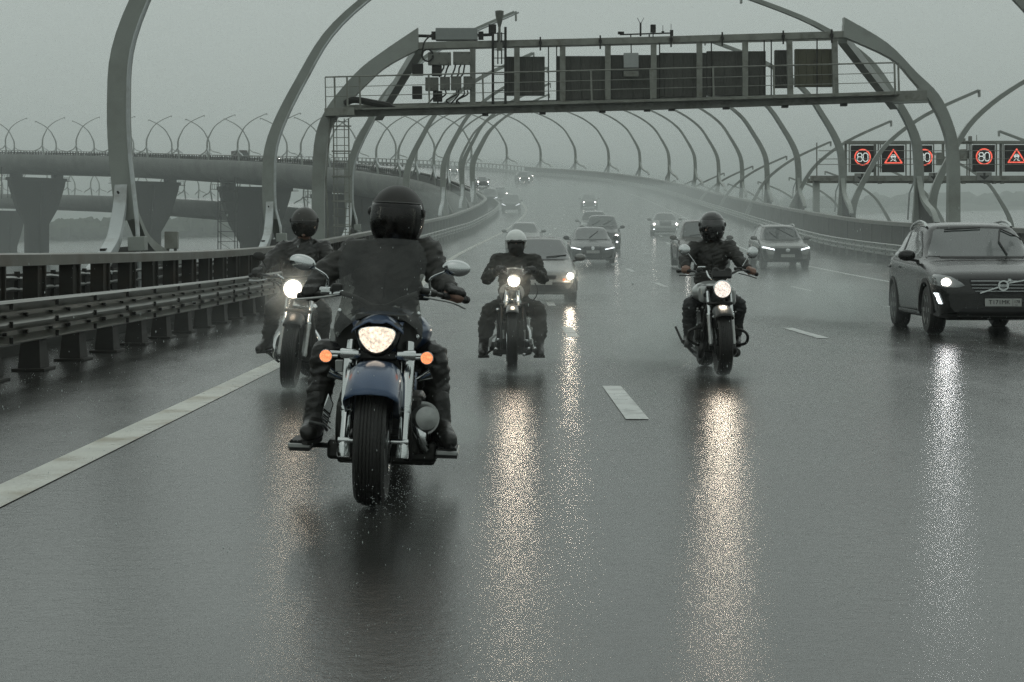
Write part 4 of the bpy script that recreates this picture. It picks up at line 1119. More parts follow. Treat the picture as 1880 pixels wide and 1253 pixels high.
# -- the near dark suv at the right
BLKP = mat('black_car_paint', (.006, .0062, .005), .20, 0., .42, coat=.25, crough=.05, bump=.10, bscale=70, var=.15, vscale=2)
SATIN = mat('satin_chrome', (.48, .5, .49), .25, .9, .5)
volfront = [
 ('grille', [(-.47, .83), (.47, .83), (.44, .70), (.32, .615), (-.32, .615), (-.44, .70)], GRL, .008),
 ('headlight', [(.54, .745), (.60, .79), (.72, .865), (.90, .905), (.935, .86), (.93, .76), (.80, .715), (.62, .715)], LENSC, .010),
 ('headlight_bulb', ovalp(.785, .785, .055, .05), HL_CAR, .020),
 ('daytime_lamp', [(.83, .475), (.865, .475), (.915, .63), (.875, .63)], HL_COOL, .014),
 ('lower_intake', [(-.66, .30), (.66, .30), (.58, .42), (-.58, .42)], GRL, .008),
 ('skid_plate', [(-.64, .30), (.64, .30), (.64, .315), (-.64, .315)], SATIN, .014),
 ('bumper_corner', [(.58, .27), (.84, .27), (.84, .33), (.60, .33)], TRIM, .010),
]
vc = mk(SUV, top=suvprof(1.71, 4.63, hood=(.93, 1.12)), sho=[(0, .80), (.2, .90), (1.2, 1.06), (2.4, 1.10), (4.1, 1.17), (4.63, .82)], clear=.22, front=volfront, plate=(0.0, .50, 'T171MK'), rails=SATIN, wst=1.585,
        rw=[(0, .74), (1.2, .78), (2.1, .665), (3.0, .67), (4.1, .60), (4.63, .55)],
        bars=[(-.45, .795, .45, .795, .007, CH), (-.45, .75, .45, .75, .007, CH), (-.44, .705, .44, .705, .007, CH), (-.39, .66, .39, .66, .007, CH)],
        wipers=[((-.44, .40), (.12, .43)), ((.38, .02), (.33, .22)), ((.33, .22), (.42, .42)), ((.42, .42), (.72, .25))], handlem=BLKP, spokes=6, sillm=BLKP, mz=.10)
r, S, b = car('black suv with silver roof rails and lit headlamp at the right edge of the picture', 'car', 7.14, 24.3, vc, BLKP, detail=2, yaw=R(-3.0))
VOLR = r
# emblem: ring with arrow on a diagonal bar
def onb(S, x, z, off=.03):
    loc, nr, i, ds = S.t.ray_cast(V((x, -4, z)), V((0, 1, 0))); return V((x, (loc.y if loc else 0) - off, z))
em = MB(); c_ = onb(S, 0, .745, .04); em.lathe([(.055, -.008), (.078, -.008), (.078, .008), (.055, .008)], c_, (0, 1, 0), 26, close=True)
em.bar(onb(S, -.33, .635), onb(S, -.075, .72), .012, .02); em.bar(onb(S, .075, .78), onb(S, .36, .83), .012, .02)
em.bar(c_ + V((.05, 0, .05)), c_ + V((.10, 0, .085)), .014, .02); em.bar(c_ + V((.065, 0, .09)), c_ + V((.105, 0, .09)), .012, .014); em.bar(c_ + V((.105, 0, .09)), c_ + V((.105, 0, .055)), .012, .014)
em.box(c_, (.15, .012, .03)); em.build('emblem', CH, r)
text_mesh('VOLVO', .026, BLK, r, c_ + V((0, -.009, 0)), name='emblem_lettering')
vw = MB(); vw.bar(V((-.90, 2.6, 1.135)), V((-.88, 4.1, 1.20)), .012, .018); vw.build('window_chrome', SATIN, r)

# -- others
SILP = mat('wet_silver_paint', (.22, .225, .215), .25, .5, .5, coat=.2, var=.06, vscale=2, dirt=(.16, .16, .15), dscale=1.5)
DGRY = mat('dark_grey_paint', (.035, .037, .036), .2, .3, .5, coat=.2, var=.1)
BRNP = mat('brown_grey_paint', (.075, .068, .06), .25, .3, .5, coat=.2, var=.1)
LGP = mat('light_grey_paint', (.30, .31, .30), .25, .4, .5, coat=.2, var=.06)
WHP = mat('white_car_paint', (.55, .56, .55), .3, 0, .5, coat=.2, var=.05)
dull = lampmat('dim_lamp', (.9, .92, .9), .5, 30)
hatchtop = [(0, .68), (.15, .72), (.6, .84), (1.05, .96), (2.0, 1.46), (2.5, 1.51), (3.3, 1.47), (3.75, 1.1), (3.95, .75)]
bfront = [('headlight', [(.48, .60), (.74, .68), (.80, .60), (.76, .52), (.52, .50)], LENSC, .008), ('headlight_bulb', ovalp(.665, .60, .07, .065), HL_CAR, .02),
          ('indicator', ovalp(.53, .53, .035, .03), AMBER, .018), ('grille', [(-.36, .62), (.36, .62), (.33, .54), (-.33, .54)], GRL, .008),
          ('lower_intake', [(-.62, .26), (.62, .26), (.55, .40), (-.55, .40)], GRL, .008), ('bumper', [(-.74, .42), (.74, .42), (.74, .45), (-.74, .45)], TRIM, .010)]
HATR, S_, b_ = car('silver hatchback with one bright headlamp, just behind the rider in the white helmet', 'car', .74, 38.2, mk(SEDAN, name='hatchback', L=3.95, W=1.72, H=1.50, wb=2.45, yre=3.6, top=hatchtop, ax=.8, ycow=1.05, yws=2.0, front=bfront, plate=(0, .47, '')), SILP, detail=2, zoff=.0)
for sg in (-1, 1):
    pass
cfront = [('grille', [(-.36, .70), (.36, .70), (.33, .44), (-.33, .44)], GRL, .008), ('headlight', [(.44, .60), (.82, .70), (.84, .63), (.50, .56)], LENSC, .008), ('daytime_lamp', [(.48, .575), (.84, .64), (.84, .675), (.48, .605)], HL_COOL, .016),
          ('emblem', ovalp(0, .63, .07, .06), CH, .02), ('lower_intake', [(-.6, .24), (.6, .24), (.5, .36), (-.5, .36)], GRL, .008)]
car('dark grey sedan with slim white lamps, right of the silver hatchback', 'car', 3.35, 66.5, mk(SEDAN, L=4.55, front=cfront, plate=(0, .50, ''), wipers=[((-.1, .05), (.28, .32))]), DGRY, detail=2)
gfront = [('grille', [(-.42, .86), (.42, .86), (.36, .60), (-.36, .60)], GRL, .008), ('headlight', [(.48, .70), (.84, .82), (.88, .70), (.56, .62)], LENSC, .008), ('headlight_bulb', ovalp(.68, .72, .05, .045), HL_CAR, .02), ('fog_lamp', ovalp(.70, .38, .05, .04), HL_COOL, .016),
          ('lower_intake', [(-.6, .30), (.6, .30), (.5, .44), (-.5, .44)], GRL, .008)]
car('brown grey off-road car mostly hidden behind the rider on the right', 'car', 7.25, 61.5, mk(SUV, H=1.80, W=1.92, top=suvprof(1.80, 4.63, 1.2, 1.85, (.92, 1.12)), ycow=1.2, yws=1.85, front=gfront, plate=(0, .52, '')), BRNP, detail=2)
lfront = [('grille', [(-.46, .78), (.46, .78), (.40, .66), (.58, .34), (-.58, .34), (-.40, .66)], GRL, .008), ('headlight', [(.46, .74), (.88, .84), (.90, .76), (.50, .66)], LENSC, .008), ('daytime_lamp', [(.50, .70), (.90, .79), (.90, .835), (.50, .745)], HL_COOL, .016),
          ('emblem', ovalp(0, .70, .085, .06), CH, .022), ('skid_plate', [(-.60, .30), (.60, .30), (.60, .325), (-.60, .325)], SATIN, .014)]
car('silver suv with angular black grille and slim white lamps beside the right barrier', 'car', 10.5, 63.2, mk(SUV, H=1.64, W=1.86, top=suvprof(1.64, 4.63, 1.28, 2.1, (.86, 1.03)), front=lfront, plate=(0, .50, ''), rails=SATIN, wipers=[((-.62, .45), (-.2, .06)), ((-.15, .45), (.45, .1))]), SILP, detail=2)
dfront = [('grille', [(-.4, .90), (.4, .90), (.36, .64), (-.36, .64)], GRL, .008), ('headlight', [(.5, .72), (.84, .82), (.86, .7), (.56, .64)], LENSC, .008), ('headlight_bulb', ovalp(.72, .73, .07, .06), HL_CAR, .02), ('fog_lamp', ovalp(.74, .42, .05, .05), HL_COOL, .016)]
SU2 = mk(SUV, H=1.74, top=suvprof(1.74, 4.63, 1.2, 1.9, (.92, 1.12)), ycow=1.2, yws=1.9, front=dfront)
car('dark suv with wiping windscreen directly behind the dark grey sedan', 'car', 4.75, 85, mk(SU2, H=1.80, wipers=[((-.5, .06), (-.1, .3)), ((.05, .08), (.5, .3))]), DGRY, detail=2)
car('grey suv with one lit lamp, half hidden behind two dark cars', 'car', 5.2, 102, SU2, LGP, detail=1)
car('pale sedan with round bright lamps in the mist, left of the brown grey car', 'car', 10.2, 109, mk(SEDAN, W=1.86, H=1.5, front=dfront), LGP, detail=1)
car('small grey hatchback half hidden behind the white helmet', 'car', .72, 84, mk(SEDAN, name='hatchback', front=bfront, H=1.5), LGP, detail=1)
ffront = [('grille', [(-.4, .88), (.4, .88), (.36, .60), (-.36, .60)], GRL, .008), ('headlight', [(.48, .72), (.86, .86), (.88, .78), (.52, .66)], HL_SOFT, .012), ('lower_intake', [(-.62, .30), (.62, .30), (.5, .5), (-.5, .5)], GRL, .008)]
car('dark suv alone in the mist near the left bend', 'car', .25, 165, mk(SU2, front=ffront), DGRY, detail=1)
car('dark van-like suv in the bend beside the leftmost lane barrier, lamps lit', 'car', -2.1, 190, mk(SU2, front=ffront, H=1.85), DGRY, detail=1)
car('dim car with one lit lamp overlapping the dark suv in the bend', 'car', -.9, 205, mk(SEDAN, front=dfront), DGRY, detail=1)
car('small brownish car in the mist below the right barrier', 'car', 8.6, 178, mk(SEDAN, H=1.55, front=[('headlight', ovalp(.6, .68, .09, .07), HL_CAR, .012), ('grille', [(-.4, .7), (.4, .7), (.4, .5), (-.4, .5)], GRL, .008), ('fog_lamp', ovalp(.6, .36, .05, .04), HL_COOL, .01)]), BRNP, detail=1)
car('faint car with two lamps highest in the bend, under the barrier', 'car', -3.6, 244, mk(SEDAN, front=dfront), DGRY, detail=1)
for q, u, cf, pt, lb in ((268, 2.5, SU2, DGRY, 'faint suv seen between the left arches, nearer of two'), (286, 6.5, mk(SEDAN, front=dfront), LGP, 'faint pale car seen between the left arches, farther of two'),
                         (330, 3.0, mk(SEDAN, front=dfront), DGRY, 'distant car with one bright lamp beside the gantry ladder'), (452, 3, mk(SEDAN, front=dfront), WHP, 'distant white car on the high viaduct, passing an arch'),
                         (478, 6, mk(SEDAN, front=dfront), LGP, 'distant silver car on the high viaduct'), (545, 4, SU2, DGRY, 'distant dark car with its lamp lit on the viaduct at far left'), (640, 6, mk(SEDAN, front=dfront), WHP, 'distant white car farthest left on the viaduct')):
    p = M(q, u); car(lb, 'car', p.x, p.y, cf, pt, detail=1, group='distant cars on the viaduct')
# truck on the viaduct
q_ = q_for_px(M, 450, 300, QE - 6, 1.0); p = M(q_, 1.0); t = MAIN.tan(q_); tr = empty('lorry', p, (0, 0, -math.atan2(t.x, t.y)), label='distant lorry with a tall dark box body on the viaduct', cat='lorry'); tr.scale = (.85, .8, .75)
m1 = MB(); m1.box((0, 5.5, 2.3), (2.5, 7.5, 3.0)); m1.build('box_body', mat('lorry_box', (.06, .045, .04), .6), tr, bevel=.03)
m1 = MB(); m1.box((0, .9, 1.75), (2.4, 1.7, 2.3), taper=.92); m1.build('cab', DGRY, tr, bevel=.08)
m1 = MB(); m1.box((0, .02, 2.15), (2.0, .06, .8)); m1.build('windscreen', GLASS, tr)
for y in (.9, 5.6, 7.4):
    for sg in (-1, 1):
        m1 = MB(); m1.cyl((sg * 1.2, y, .5), (sg * .9, y, .5), .5, n=20); m1.build('wheel', BLKR, tr)


# ------------------------------------------------------------------ motorcycles
def mkq(X, d, lean=0., base=0.):
    Ri = Matrix.Rotation(R(lean), 3, 'Y').inverted()
    def q(px, py, dy):
        k = FPX / (d + dy); return Ri @ V(((px - VPX) / k - X, dy, CAMH - (py - VPY) / k - base))
    return q
def wheelset(root, c, Rr, wd, rim=ALU, spokes=9, wire=False, disc=1, name='wheel'):
    we = empty(name, c); we.parent = root
    t = MB(); h = wd / 2; prof = [(Rr - wd * .78, -h * .55), (Rr - wd * .5, -h * .93), (Rr - wd * .25, -h), (Rr - wd * .1, -h * .8)]
    for k in range(7):
        a = -1 + 2 * (k + .5) / 7; rr = Rr - .012 - (a * a) * wd * .12
        prof += [(rr + .010, (a - .11) * h * .78), (rr + .010, (a + .07) * h * .78), (rr + .006, (a + .09) * h * .78), (rr + .006, (a + .13) * h * .78)]
    prof += [(Rr - wd * .1, h * .8), (Rr - wd * .25, h), (Rr - wd * .5, h * .93), (Rr - wd * .78, h * .55)]
    t.lathe(prof, (0, 0, 0), (1, 0, 0), 56, close=True); t.build('tyre', BLKR, we, smooth=30)
    r_ = MB(); ri = Rr - wd * .72; r_.lathe([(ri, -h * .62), (ri - .02, -h * .55), (ri - .03, 0), (ri - .02, h * .55), (ri, h * .62), (ri - .01, 0)], (0, 0, 0), (1, 0, 0), 40, close=True)
    r_.build('rim', rim, we, smooth=35)
    s = MB(); s.cyl((-h * .9, 0, 0), (h * .9, 0, 0), .035, n=16)
    for k in range(spokes):
        a = 2 * math.pi * k / spokes; e_ = V((0, math.cos(a), math.sin(a)))
        s.bar(e_ * .03, e_ * (ri - .015), .006 if wire else .03, .006 if wire else .022, up=(1, 0, 0))
    s.build('spokes', rim, we)
    for sg in ((-1, 1) if disc == 2 else (-1,)):
        b = MB(); b.lathe([(Rr * .30, 0), (Rr * .46, 0), (Rr * .46, .005), (Rr * .30, .005)], (sg * (h * .9 + .01), 0, 0), (sg, 0, 0), 36, close=True); b.build('brake_disc', CHROME, we)
        cb = MB(); cb.box((sg * (h * .9 + .03), .13, -.02), (.05, .07, .12), rot=(R(20), 0, 0)); cb.build('caliper', BLK, we, bevel=.01)
    return we
def fork(root, tops, bots, ru, rl, split=.5, cov=None, upm=CHROME, lowm=ALU):
    for a, b in zip(tops, bots):
        a, b = V(a), V(b); m = a.lerp(b, split)
        f = MB(); f.cyl(a + (a - b).normalized() * .02, m, ru, n=16); f.lathe([(ru + .001, 0), (rl + .006, 0), (rl + .006, .02), (rl, .03)], m - (b - a).normalized() * .01, b - a, 18)
        f.build('fork_tube', upm, root)
        g_ = MB(); g_.lathe([(rl + .002, 0), (rl + .003, .03), (rl, .05), (rl * .95, (b - m).length * .8), (rl * 1.15, (b - m).length * .9), (rl * .8, (b - m).length)], m, b - m, 18); g_.build('fork_slider', lowm, root)
def fender(root, c, Rr, wd, a0, a1, m, side=.10, crown=.03, name='fender'):
    """angles from straight up, negative = forward"""
    mb = MB(); rows = []
    n = 22
    for k in range(n + 1):
        a = R(a0 + (a1 - a0) * k / n); e_ = V((0, math.sin(a), math.cos(a)))
        end = min(1, min(k, n - k) / 3 + .25)
        pts = [(-wd, -side * end), (-wd * 1.0, -side * .35 * end), (-wd * .9, .0), (-wd * .6, crown * .75), (0, crown), (wd * .6, crown * .75), (wd * .9, .0), (wd * 1.0, -side * .35 * end), (wd, -side * end)]
        rows.append([V(c) + e_ * (Rr + b) + V((x, 0, 0)) for x, b in pts])
    mb.sheet(rows); return mb.build(name, m, root, smooth=60, solid=.006, sheet=False)
def headlamp(root, c, r, lens, depth=.13, bezel=CHROME, shell=BLK):
    he = empty('headlight', c); he.parent = root
    b = MB(); b.lathe([(r * 1.04, 0), (r * 1.12, .012), (r * 1.12, .03), (r * 1.05, .05), (r * .9, depth * .7), (r * .5, depth), (.01, depth * 1.08)], (0, 0, 0), (0, 1, 0), 32); b.build('shell', shell, he)
    z = MB(); z.lathe([(r * .98, -.012), (r * 1.12, -.006), (r * 1.13, .012), (r * 1.0, .014)], (0, 0, 0), (0, 1, 0), 36, close=True); z.build('bezel', bezel, he)
    l = MB(); l.lathe([(.005, -.024), (r * .5, -.021), (r * .85, -.010), (r * .99, 0)], (0, 0, 0), (0, 1, 0), 32); l.build('lens', lens, he)
    return he
def bars(root, pts, r=.0125, m=CHROME):
    b = MB(); b.tube(catmull(pts, 6), r, 12); b.build('handlebar', m, root)
def grip(root, a, b, r=.018):
    g_ = MB(); g_.lathe([(r, 0), (r * 1.1, .01), (r, .02), (r, (V(b) - V(a)).length - .015), (r * 1.25, (V(b) - V(a)).length - .01), (r * 1.1, (V(b) - V(a)).length + .01)], a, V(b) - V(a), 16); g_.build('grip', BLKR, root)
def lever(root, pts, m=ALU):
    l = MB(); l.tube(catmull(pts, 5), [.009] * (5 * (len(pts) - 1)) + [.013], 8, ry=.006); l.build('lever', m, root)
def mirror(root, base, head, size, m=CHROME, rot=(0, 0, 0), rnd_=False, bend=None):
    me = empty('mirror', base); me.parent = root; h = V(head) - V(base)
    s = MB(); mid = V(bend) - V(base) if bend is not None else h * .5 + V((0, 0, .01)); s.tube(catmull([V((0, 0, 0)), mid, h], 5), .007, 8); s.build('stalk', m, me)
    b = MB(); b.ell(h, size, 22, 14, rot=rot); b.build('shell', m, me)
    g_ = MB(); g_.ell(h + V((0, size[1] * .55, 0)), (size[0] * .88, size[1] * .5, size[2] * .86), 18, 8, rot=rot); g_.build('glass', BLK, me)
def engine(root, c, w_, chromeside=True, vtwin=True, fins=9, cw=.13, m=ENG):
    c = V(c)
    e_ = MB(); e_.box(c, (w_, .46, .30)); e_.cyl(c + V((-w_ * .62, .02, -.02)), c + V((w_ * .62, .02, -.02)), .15, n=28); e_.cyl(c + V((-w_ * .56, .27, 0)), c + V((w_ * .56, .27, 0)), .11, n=24)
    e_.build('crankcase', m, root, bevel=.02)
    for ang in ((-24, 26) if vtwin else (-8,)):
        cyl = MB(); ax = V((0, math.sin(R(ang)), math.cos(R(ang))))
        for k in range(fins): cyl.lathe([(cw * 1.0, 0), (cw * 1.0, .008)], c + V((0, 0, .11)) + ax * (.03 + k * .024), ax, 20)
        cyl.cyl(c + V((0, 0, .1)), c + V((0, 0, .1)) + ax * (.03 + fins * .024 + .05), cw * .78, n=20)
        cyl.build('cylinder', m, root, smooth=30)
        hd = MB(); hd.ell(c + V((0, 0, .1)) + ax * (.05 + fins * .024 + .03), (cw, cw * .8, .06), 18, 8); hd.build('cylinder_head', CHROME if chromeside else m, root)
def pipe(root, pts, r, m=CHROME, name='exhaust_pipe'):
    p = MB(); cp = catmull(pts, 6); p.tube(cp, r if isinstance(r, list) else [r] * len(cp), 14); return p.build(name, m, root)
def blob(name, m, root, parts, voxel=.012, smooth=6):
    b = MB()
    for c, r_ in parts: b.ell(c, r_, 18, 12)
    return remeshed(b, name, m, root, voxel, smooth)
def indicator(root, base, pos, r, lit=AMBER):
    i_ = empty('indicator', pos); i_.parent = root; p = V(base) - V(pos)
    s = MB(); s.tube([p, V((0, .02, 0))], .009, 8); s.build('stalk', CHROME, i_)
    h = MB(); h.lathe([(r, 0), (r * 1.05, .015), (r * .8, .05), (.005, .065)], (0, 0, 0), (0, 1, 0), 22); h.build('housing', CHROME, i_)
    l = MB(); l.lathe([(.003, -.014), (r * .6, -.010), (r * .95, 0)], (0, 0, 0), (0, 1, 0), 22); l.build('lens', lit, i_)
def rear(root, Rr=.32, wd=.17, wb=1.62, seat=(.66,), sw=.17, fm=BLK, seat_z=.70):
    wheelset(root, (0, wb, Rr), Rr, wd)
    fender(root, (0, wb, Rr), Rr + .03, wd * .62, -70, 100, fm, .12)
    fr = MB()
    for sg in (-1, 1):
        fr.tube(catmull([V((sg * .06, .30, .86)), V((sg * .13, .38, .55)), V((sg * .15, .50, .20)), V((sg * .15, .95, .17)), V((sg * .13, 1.2, .35)), V((sg * .12, wb, Rr))], 5), .018, 10)
        fr.tube([V((sg * .05, .32, .88)), V((sg * .10, .9, .70)), V((sg * .12, 1.3, .62)), V((sg * .13, wb + .1, .6))], .016, 10)
        fr.tube([V((sg * .14, wb, Rr)), V((sg * .15, wb - .18, .62))], .028, 12)
    fr.build('frame', BLK, root)
    blob('seat', LEATHER, root, [((0, 1.12, seat_z - .05), (sw, .24, .07)), ((0, 1.42, seat_z), (sw * .85, .22, .06))], .014, 6)

def place(root_name, X, d, lean, label, cat='motorcycle', grp='motorcycles riding towards the viewer', yaw=0.):
    return empty(root_name, (X, d, 0), (0, R(lean), R(yaw)), label=label, cat=cat, group=grp)

# ---- the nearest: blue cruiser with a smoked windscreen
X1, D1 = -.663, 8.13; L1 = 2.0
b1 = place('motorcycle', X1, D1, L1, 'blue cruiser motorcycle with smoked windscreen and half-moon headlamp, nearest of the four')
q = mkq(X1, D1, L1); RW = .315
wheelset(b1, (0, 0, RW), RW, .150, disc=2, spokes=6)
fender(b1, (0, 0, RW), RW + .028, .128, -50, 78, BLUE, .17, .045)
bd = MB(); bd.ell(V((0, -.245, RW + .245)), (.02, .02, .007)); bd.build('fender_badge', CHROME, b1)
fork(b1, [(-.142, .26, .76), (.142, .26, .76)], [(-.142, -.005, .27), (.142, -.005, .27)], .027, .024, .62, lowm=CHROME)
cv = MB()
for sg in (-1, 1): cv.lathe([(.030, 0), (.034, .03), (.033, .27), (.028, .30)], (sg * .142, .24, .73), V((0, -.265, -.49)), 20)
build_split(cv, 'fork_cover', CHROME, b1)
ax_ = MB(); ax_.cyl((-.17, 0, RW), (.17, 0, RW), .014)
for sg in (-1, 1): ax_.lathe([(.03, 0), (.033, .02), (.028, .07)], (sg * .142, -.0, .235), (0, 0.02, .1), 14)
ax_.build('axle', CHROME, b1)
tr = MB(); tr.box((0, .22, .715), (.30, .09, .04)); tr.box((0, .27, .90), (.26, .08, .035)); build_split(tr, 'triple_clamp', BLK, b1, bevel=.01)
# nacelle and headlamp
he = empty('headlight', q(692, 624, .10)); he.parent = b1
k1 = FPX / (D1 + .10)
lensp = [(445, 172), (449, 156), (462, 143), (500, 133), (550, 130), (602, 133), (640, 143), (655, 156), (660, 172), (652, 200), (635, 230), (610, 258), (580, 277), (550, 284), (520, 277), (492, 260), (468, 232), (452, 203)]
lp = [V((((x / 3.214 + 520) - 692) / k1, 0, -((y / 3.214 + 560) - 624) / k1)) for x, y in lensp]
def ring_of(poly, s, y): return [V((p.x * s, y, p.z * s)) for p in poly]
lm = MB(); lm.sheet([ring_of(lp, 1, .012), ring_of(lp, .96, -.002), ring_of(lp, .75, -.016), ring_of(lp, .4, -.024), ring_of(lp, .02, -.026)], closev=True); lm.build('lens', HL_WARM, he)
lm = MB(); lm.sheet([ring_of(lp, .99, .02), ring_of(lp, 1.0, -.006), ring_of(lp, 1.05, -.002), ring_of(lp, 1.06, .03)], closev=True); lm.build('bezel', CHROME, he)
lm = MB(); sh = [V((p.x * 1.0, 0, p.z * 1.0 + (.012 if p.z > 0 else -.004))) for p in lp]
lm.sheet([ring_of(sh, 1.06, .012), ring_of(sh, 1.22, .03), ring_of(sh, 1.32, .08), ring_of(sh, 1.2, .16), ring_of(sh, .8, .24), ring_of(sh, .05, .27)], closev=True); lm.build('shell', BLK, he)
cap_ = MB(); rows = []
for k in range(9):
    f = k / 8; rows.append([V(((-1 + 2 * j / 12) * (.128 - .02 * f), .01 + .26 * f, .074 + .028 * math.sin(math.pi * min(1, f * 1.1)) + .018 * math.cos((-1 + 2 * j / 12) * 1.5) - .045 * abs(-1 + 2 * j / 12) ** 2.2 - (.012 if 4 < j < 8 and k < 2 else 0))) for j in range(13)])
cap_.sheet(rows); cap_.build('cowl_cap', BLUE, he, smooth=60, solid=.006)
lpn = MB()
lpn.prism([q(613, 598, .30), q(626, 572, .30), q(646, 590, .27), q(660, 640, .25), q(640, 660, .28), q(618, 628, .30)], (0, .012, 0)); lpn.prism([q(775, 598, .30), q(762, 572, .30), q(742, 590, .27), q(728, 640, .25), q(748, 660, .28), q(775, 624, .30)], (0, .012, 0))
build_split(lpn, 'screen_lower_panel', BLK, b1, bevel=.004)
# chrome bar, indicators
cb_ = MB()
for sg in (-1, 1): cb_.lathe([(.012, 0), (.022, .01), (.026, .09), (.022, .10)], (sg * .085, .12, .725), (sg, 0, .02), 18); cb_.tube([V((sg * .18, .12, .727)), V((sg * .26, .12, .728))], .011, 10)
build_split(cb_, 'indicator_bar', CHROME, b1)
indicator(b1, q(620, 654, .12), q(598, 654, .10), .031); indicator(b1, q(762, 658, .12), q(783.5, 658, .10), .031)
# windscreen
wsL = [(640, 444), (628, 460), (621, 482), (623, 505), (630, 533), (625, 556), (615, 585), (612, 606), (617, 624)]
wsR = [(768, 442), (778, 458), (784, 480), (780, 505), (768, 533), (770, 556), (774, 585), (777, 606), (774, 620)]
rows = []
for (lx, ly), (rx, ry) in zip(wsL, wsR):
    r_ = []; t_ = (ly - 444) / 180
    for j in range(13):
        f = j / 12; px = lx + (rx - lx) * f; py = ly + (ry - ly) * f
        if ly < 450: py -= 5 * math.sin(math.pi * f)
        if ly > 600: py -= 46 * math.sin(math.pi * f) ** .7
        elif ly > 570: py -= 14 * math.sin(math.pi * f)
        dy = .34 - .16 * t_ + .07 * (2 * f - 1) ** 2
        r_.append(q(px, py, dy))
    rows.append(r_)
w_ = MB(); w_.sheet(rows); ws = w_.build('windscreen', SCREEN, b1, smooth=80, solid=.0)
sc_ = MB()
for px, py in ((624, 571), (768, 577), (620, 614), (766, 619)):
    c_ = q(px, py, .29); sc_.ell(c_, (.012, .009, .014), 10, 6)
build_split(sc_, 'screen_fastener', CHROME, b1)
sb = MB(); sb.box(q(696, 560, .27), (.045, .004, .007)); sb.build('screen_badge', ALU, b1)
bars(b1, [q(553, 543, .92), q(585, 540, .80), q(615, 536, .62), q(655, 548, .44), q(697, 566, .40), q(742, 548, .44), q(778, 537, .62), q(812, 543, .76), q(855, 551, .90)], .0135, BLK)
grip(b1, q(592, 540, .79), q(552, 544, .93)); grip(b1, q(812, 543, .76), q(856, 551, .91))
lever(b1, [q(628, 540, .56), q(600, 545, .55), q(570, 548, .62), q(545, 550, .72)]); lever(b1, [q(778, 546, .56), q(800, 550, .56), q(830, 556, .64), q(852, 566, .74)])
mc = MB(); mc.box(q(598, 533, .62), (.062, .05, .034)); mc.box(q(783, 538, .62), (.05, .05, .03)); mc.cyl(q(606, 541, .60), q(632, 538, .55), .016); build_split(mc, 'master_cylinder', CHROME, b1, bevel=.008)
sw_ = MB(); sw_.box(q(620, 532, .60), (.062, .06, .062)); sw_.box(q(776, 544, .64), (.07, .05, .045)); sw_.cyl(q(770, 533, .56), q(800, 540, .66), .02); build_split(sw_, 'switch_block', BLK, b1, bevel=.01)
mirror(b1, q(600, 527, .62), q(556, 482, .56), (.070, .022, .040), rot=(0, R(14), 0), bend=q(598, 506, .6)); mirror(b1, q(790, 530, .62), q(838, 493, .56), (.073, .024, .043), rot=(0, R(4), 0), bend=q(793, 510, .6))
blob('fuel_tank', BLUE, b1, [((0, .62, .80), (.17, .22, .13)), ((0, .80, .81), (.235, .26, .13)), ((0, 1.0, .76), (.16, .2, .10))], .014, 8)
cs = MB(); cs.lathe([(.001, 0), (.06, 0), (.062, .01), (.05, .018), (.001, .02)], (0, .74, .935), (0, 0, 1), 24); cs.build('filler_cap', CHROME, b1)
engine(b1, (0, .74, .34), .40, cw=.15)
eg = MB(); eg.box((-.17, .60, .34), (.13, .2, .22)); eg.box((.18, .62, .30), (.12, .2, .2)); eg.cyl((-.22, .62, .42), (-.10, .62, .44), .08, n=20); eg.box((-.2, .7, .2), (.16, .3, .1)); eg.box((.2, .7, .2), (.18, .3, .1)); build_split(eg, 'engine_cover', ENG, b1, bevel=.02)
rd_ = MB(); rd_.box((0, .44, .42), (.22, .05, .34)); rd_.build('radiator', GRL, b1, bevel=.01)
ac = MB(); ac.lathe([(.001, -.02), (.05, -.015), (.07, .0), (.075, .05), (.06, .10), (.02, .11)], q(773, 768, .58), (.35, -.94, .1), 24); ac.lathe([(.075, .02), (.086, .02), (.086, .045), (.075, .045)], q(773, 768, .58), (.35, -.94, .1), 24, close=True); ac.build('air_cleaner', ALU, b1)
sp_ = MB(); sp_.prism([q(603, 722, .6), q(613, 742, .6), q(598, 790, .62), q(589, 782, .62), q(592, 755, .6)], (-.01, .05, 0)); sp_.build('side_cover', CHROME, b1, bevel=.006)
rb_ = MB()
for k in range(3): rb_.bar(q(592, 752 + k * 11, .59), q(607, 766 + k * 11, .59), .008, .006)
build_split(rb_, 'cover_rib', BLK, b1)
hn = MB()
for sg, px, py in ((-1, 617, 690), (1, 778, 692)): hn.tube([q(px + sg * 13, py - 6, .45), q(px, py, .45), q(px - sg * 12, py + 5, .46)], [.03, .018, .012], 12)
build_split(hn, 'horn', CHROME, b1)
pl_ = MB(); pl_.box(q(623, 672, .42), (.04, .03, .06)); pl_.box(q(612, 615, .5), (.03, .02, .07)); build_split(pl_, 'bracket', ALU, b1, bevel=.004)
pipe(b1, [V((.10, .62, .42)), V((.20, .5, .30)), V((.23, .62, .20)), V((.23, 1.0, .19)), V((.24, 1.75, .24))], .032); pipe(b1, [V((.10, .9, .42)), V((.24, .85, .30)), V((.25, 1.2, .27)), V((.25, 1.8, .32))], .034)
lo = MB(); lo.box((0, .74, .165), (.46, .34, .07)); lo.box((-.12, .62, .2), (.18, .16, .12)); lo.box((.18, .68, .17), (.2, .2, .08)); lo.build('lower_frame', ENG, b1, bevel=.02)
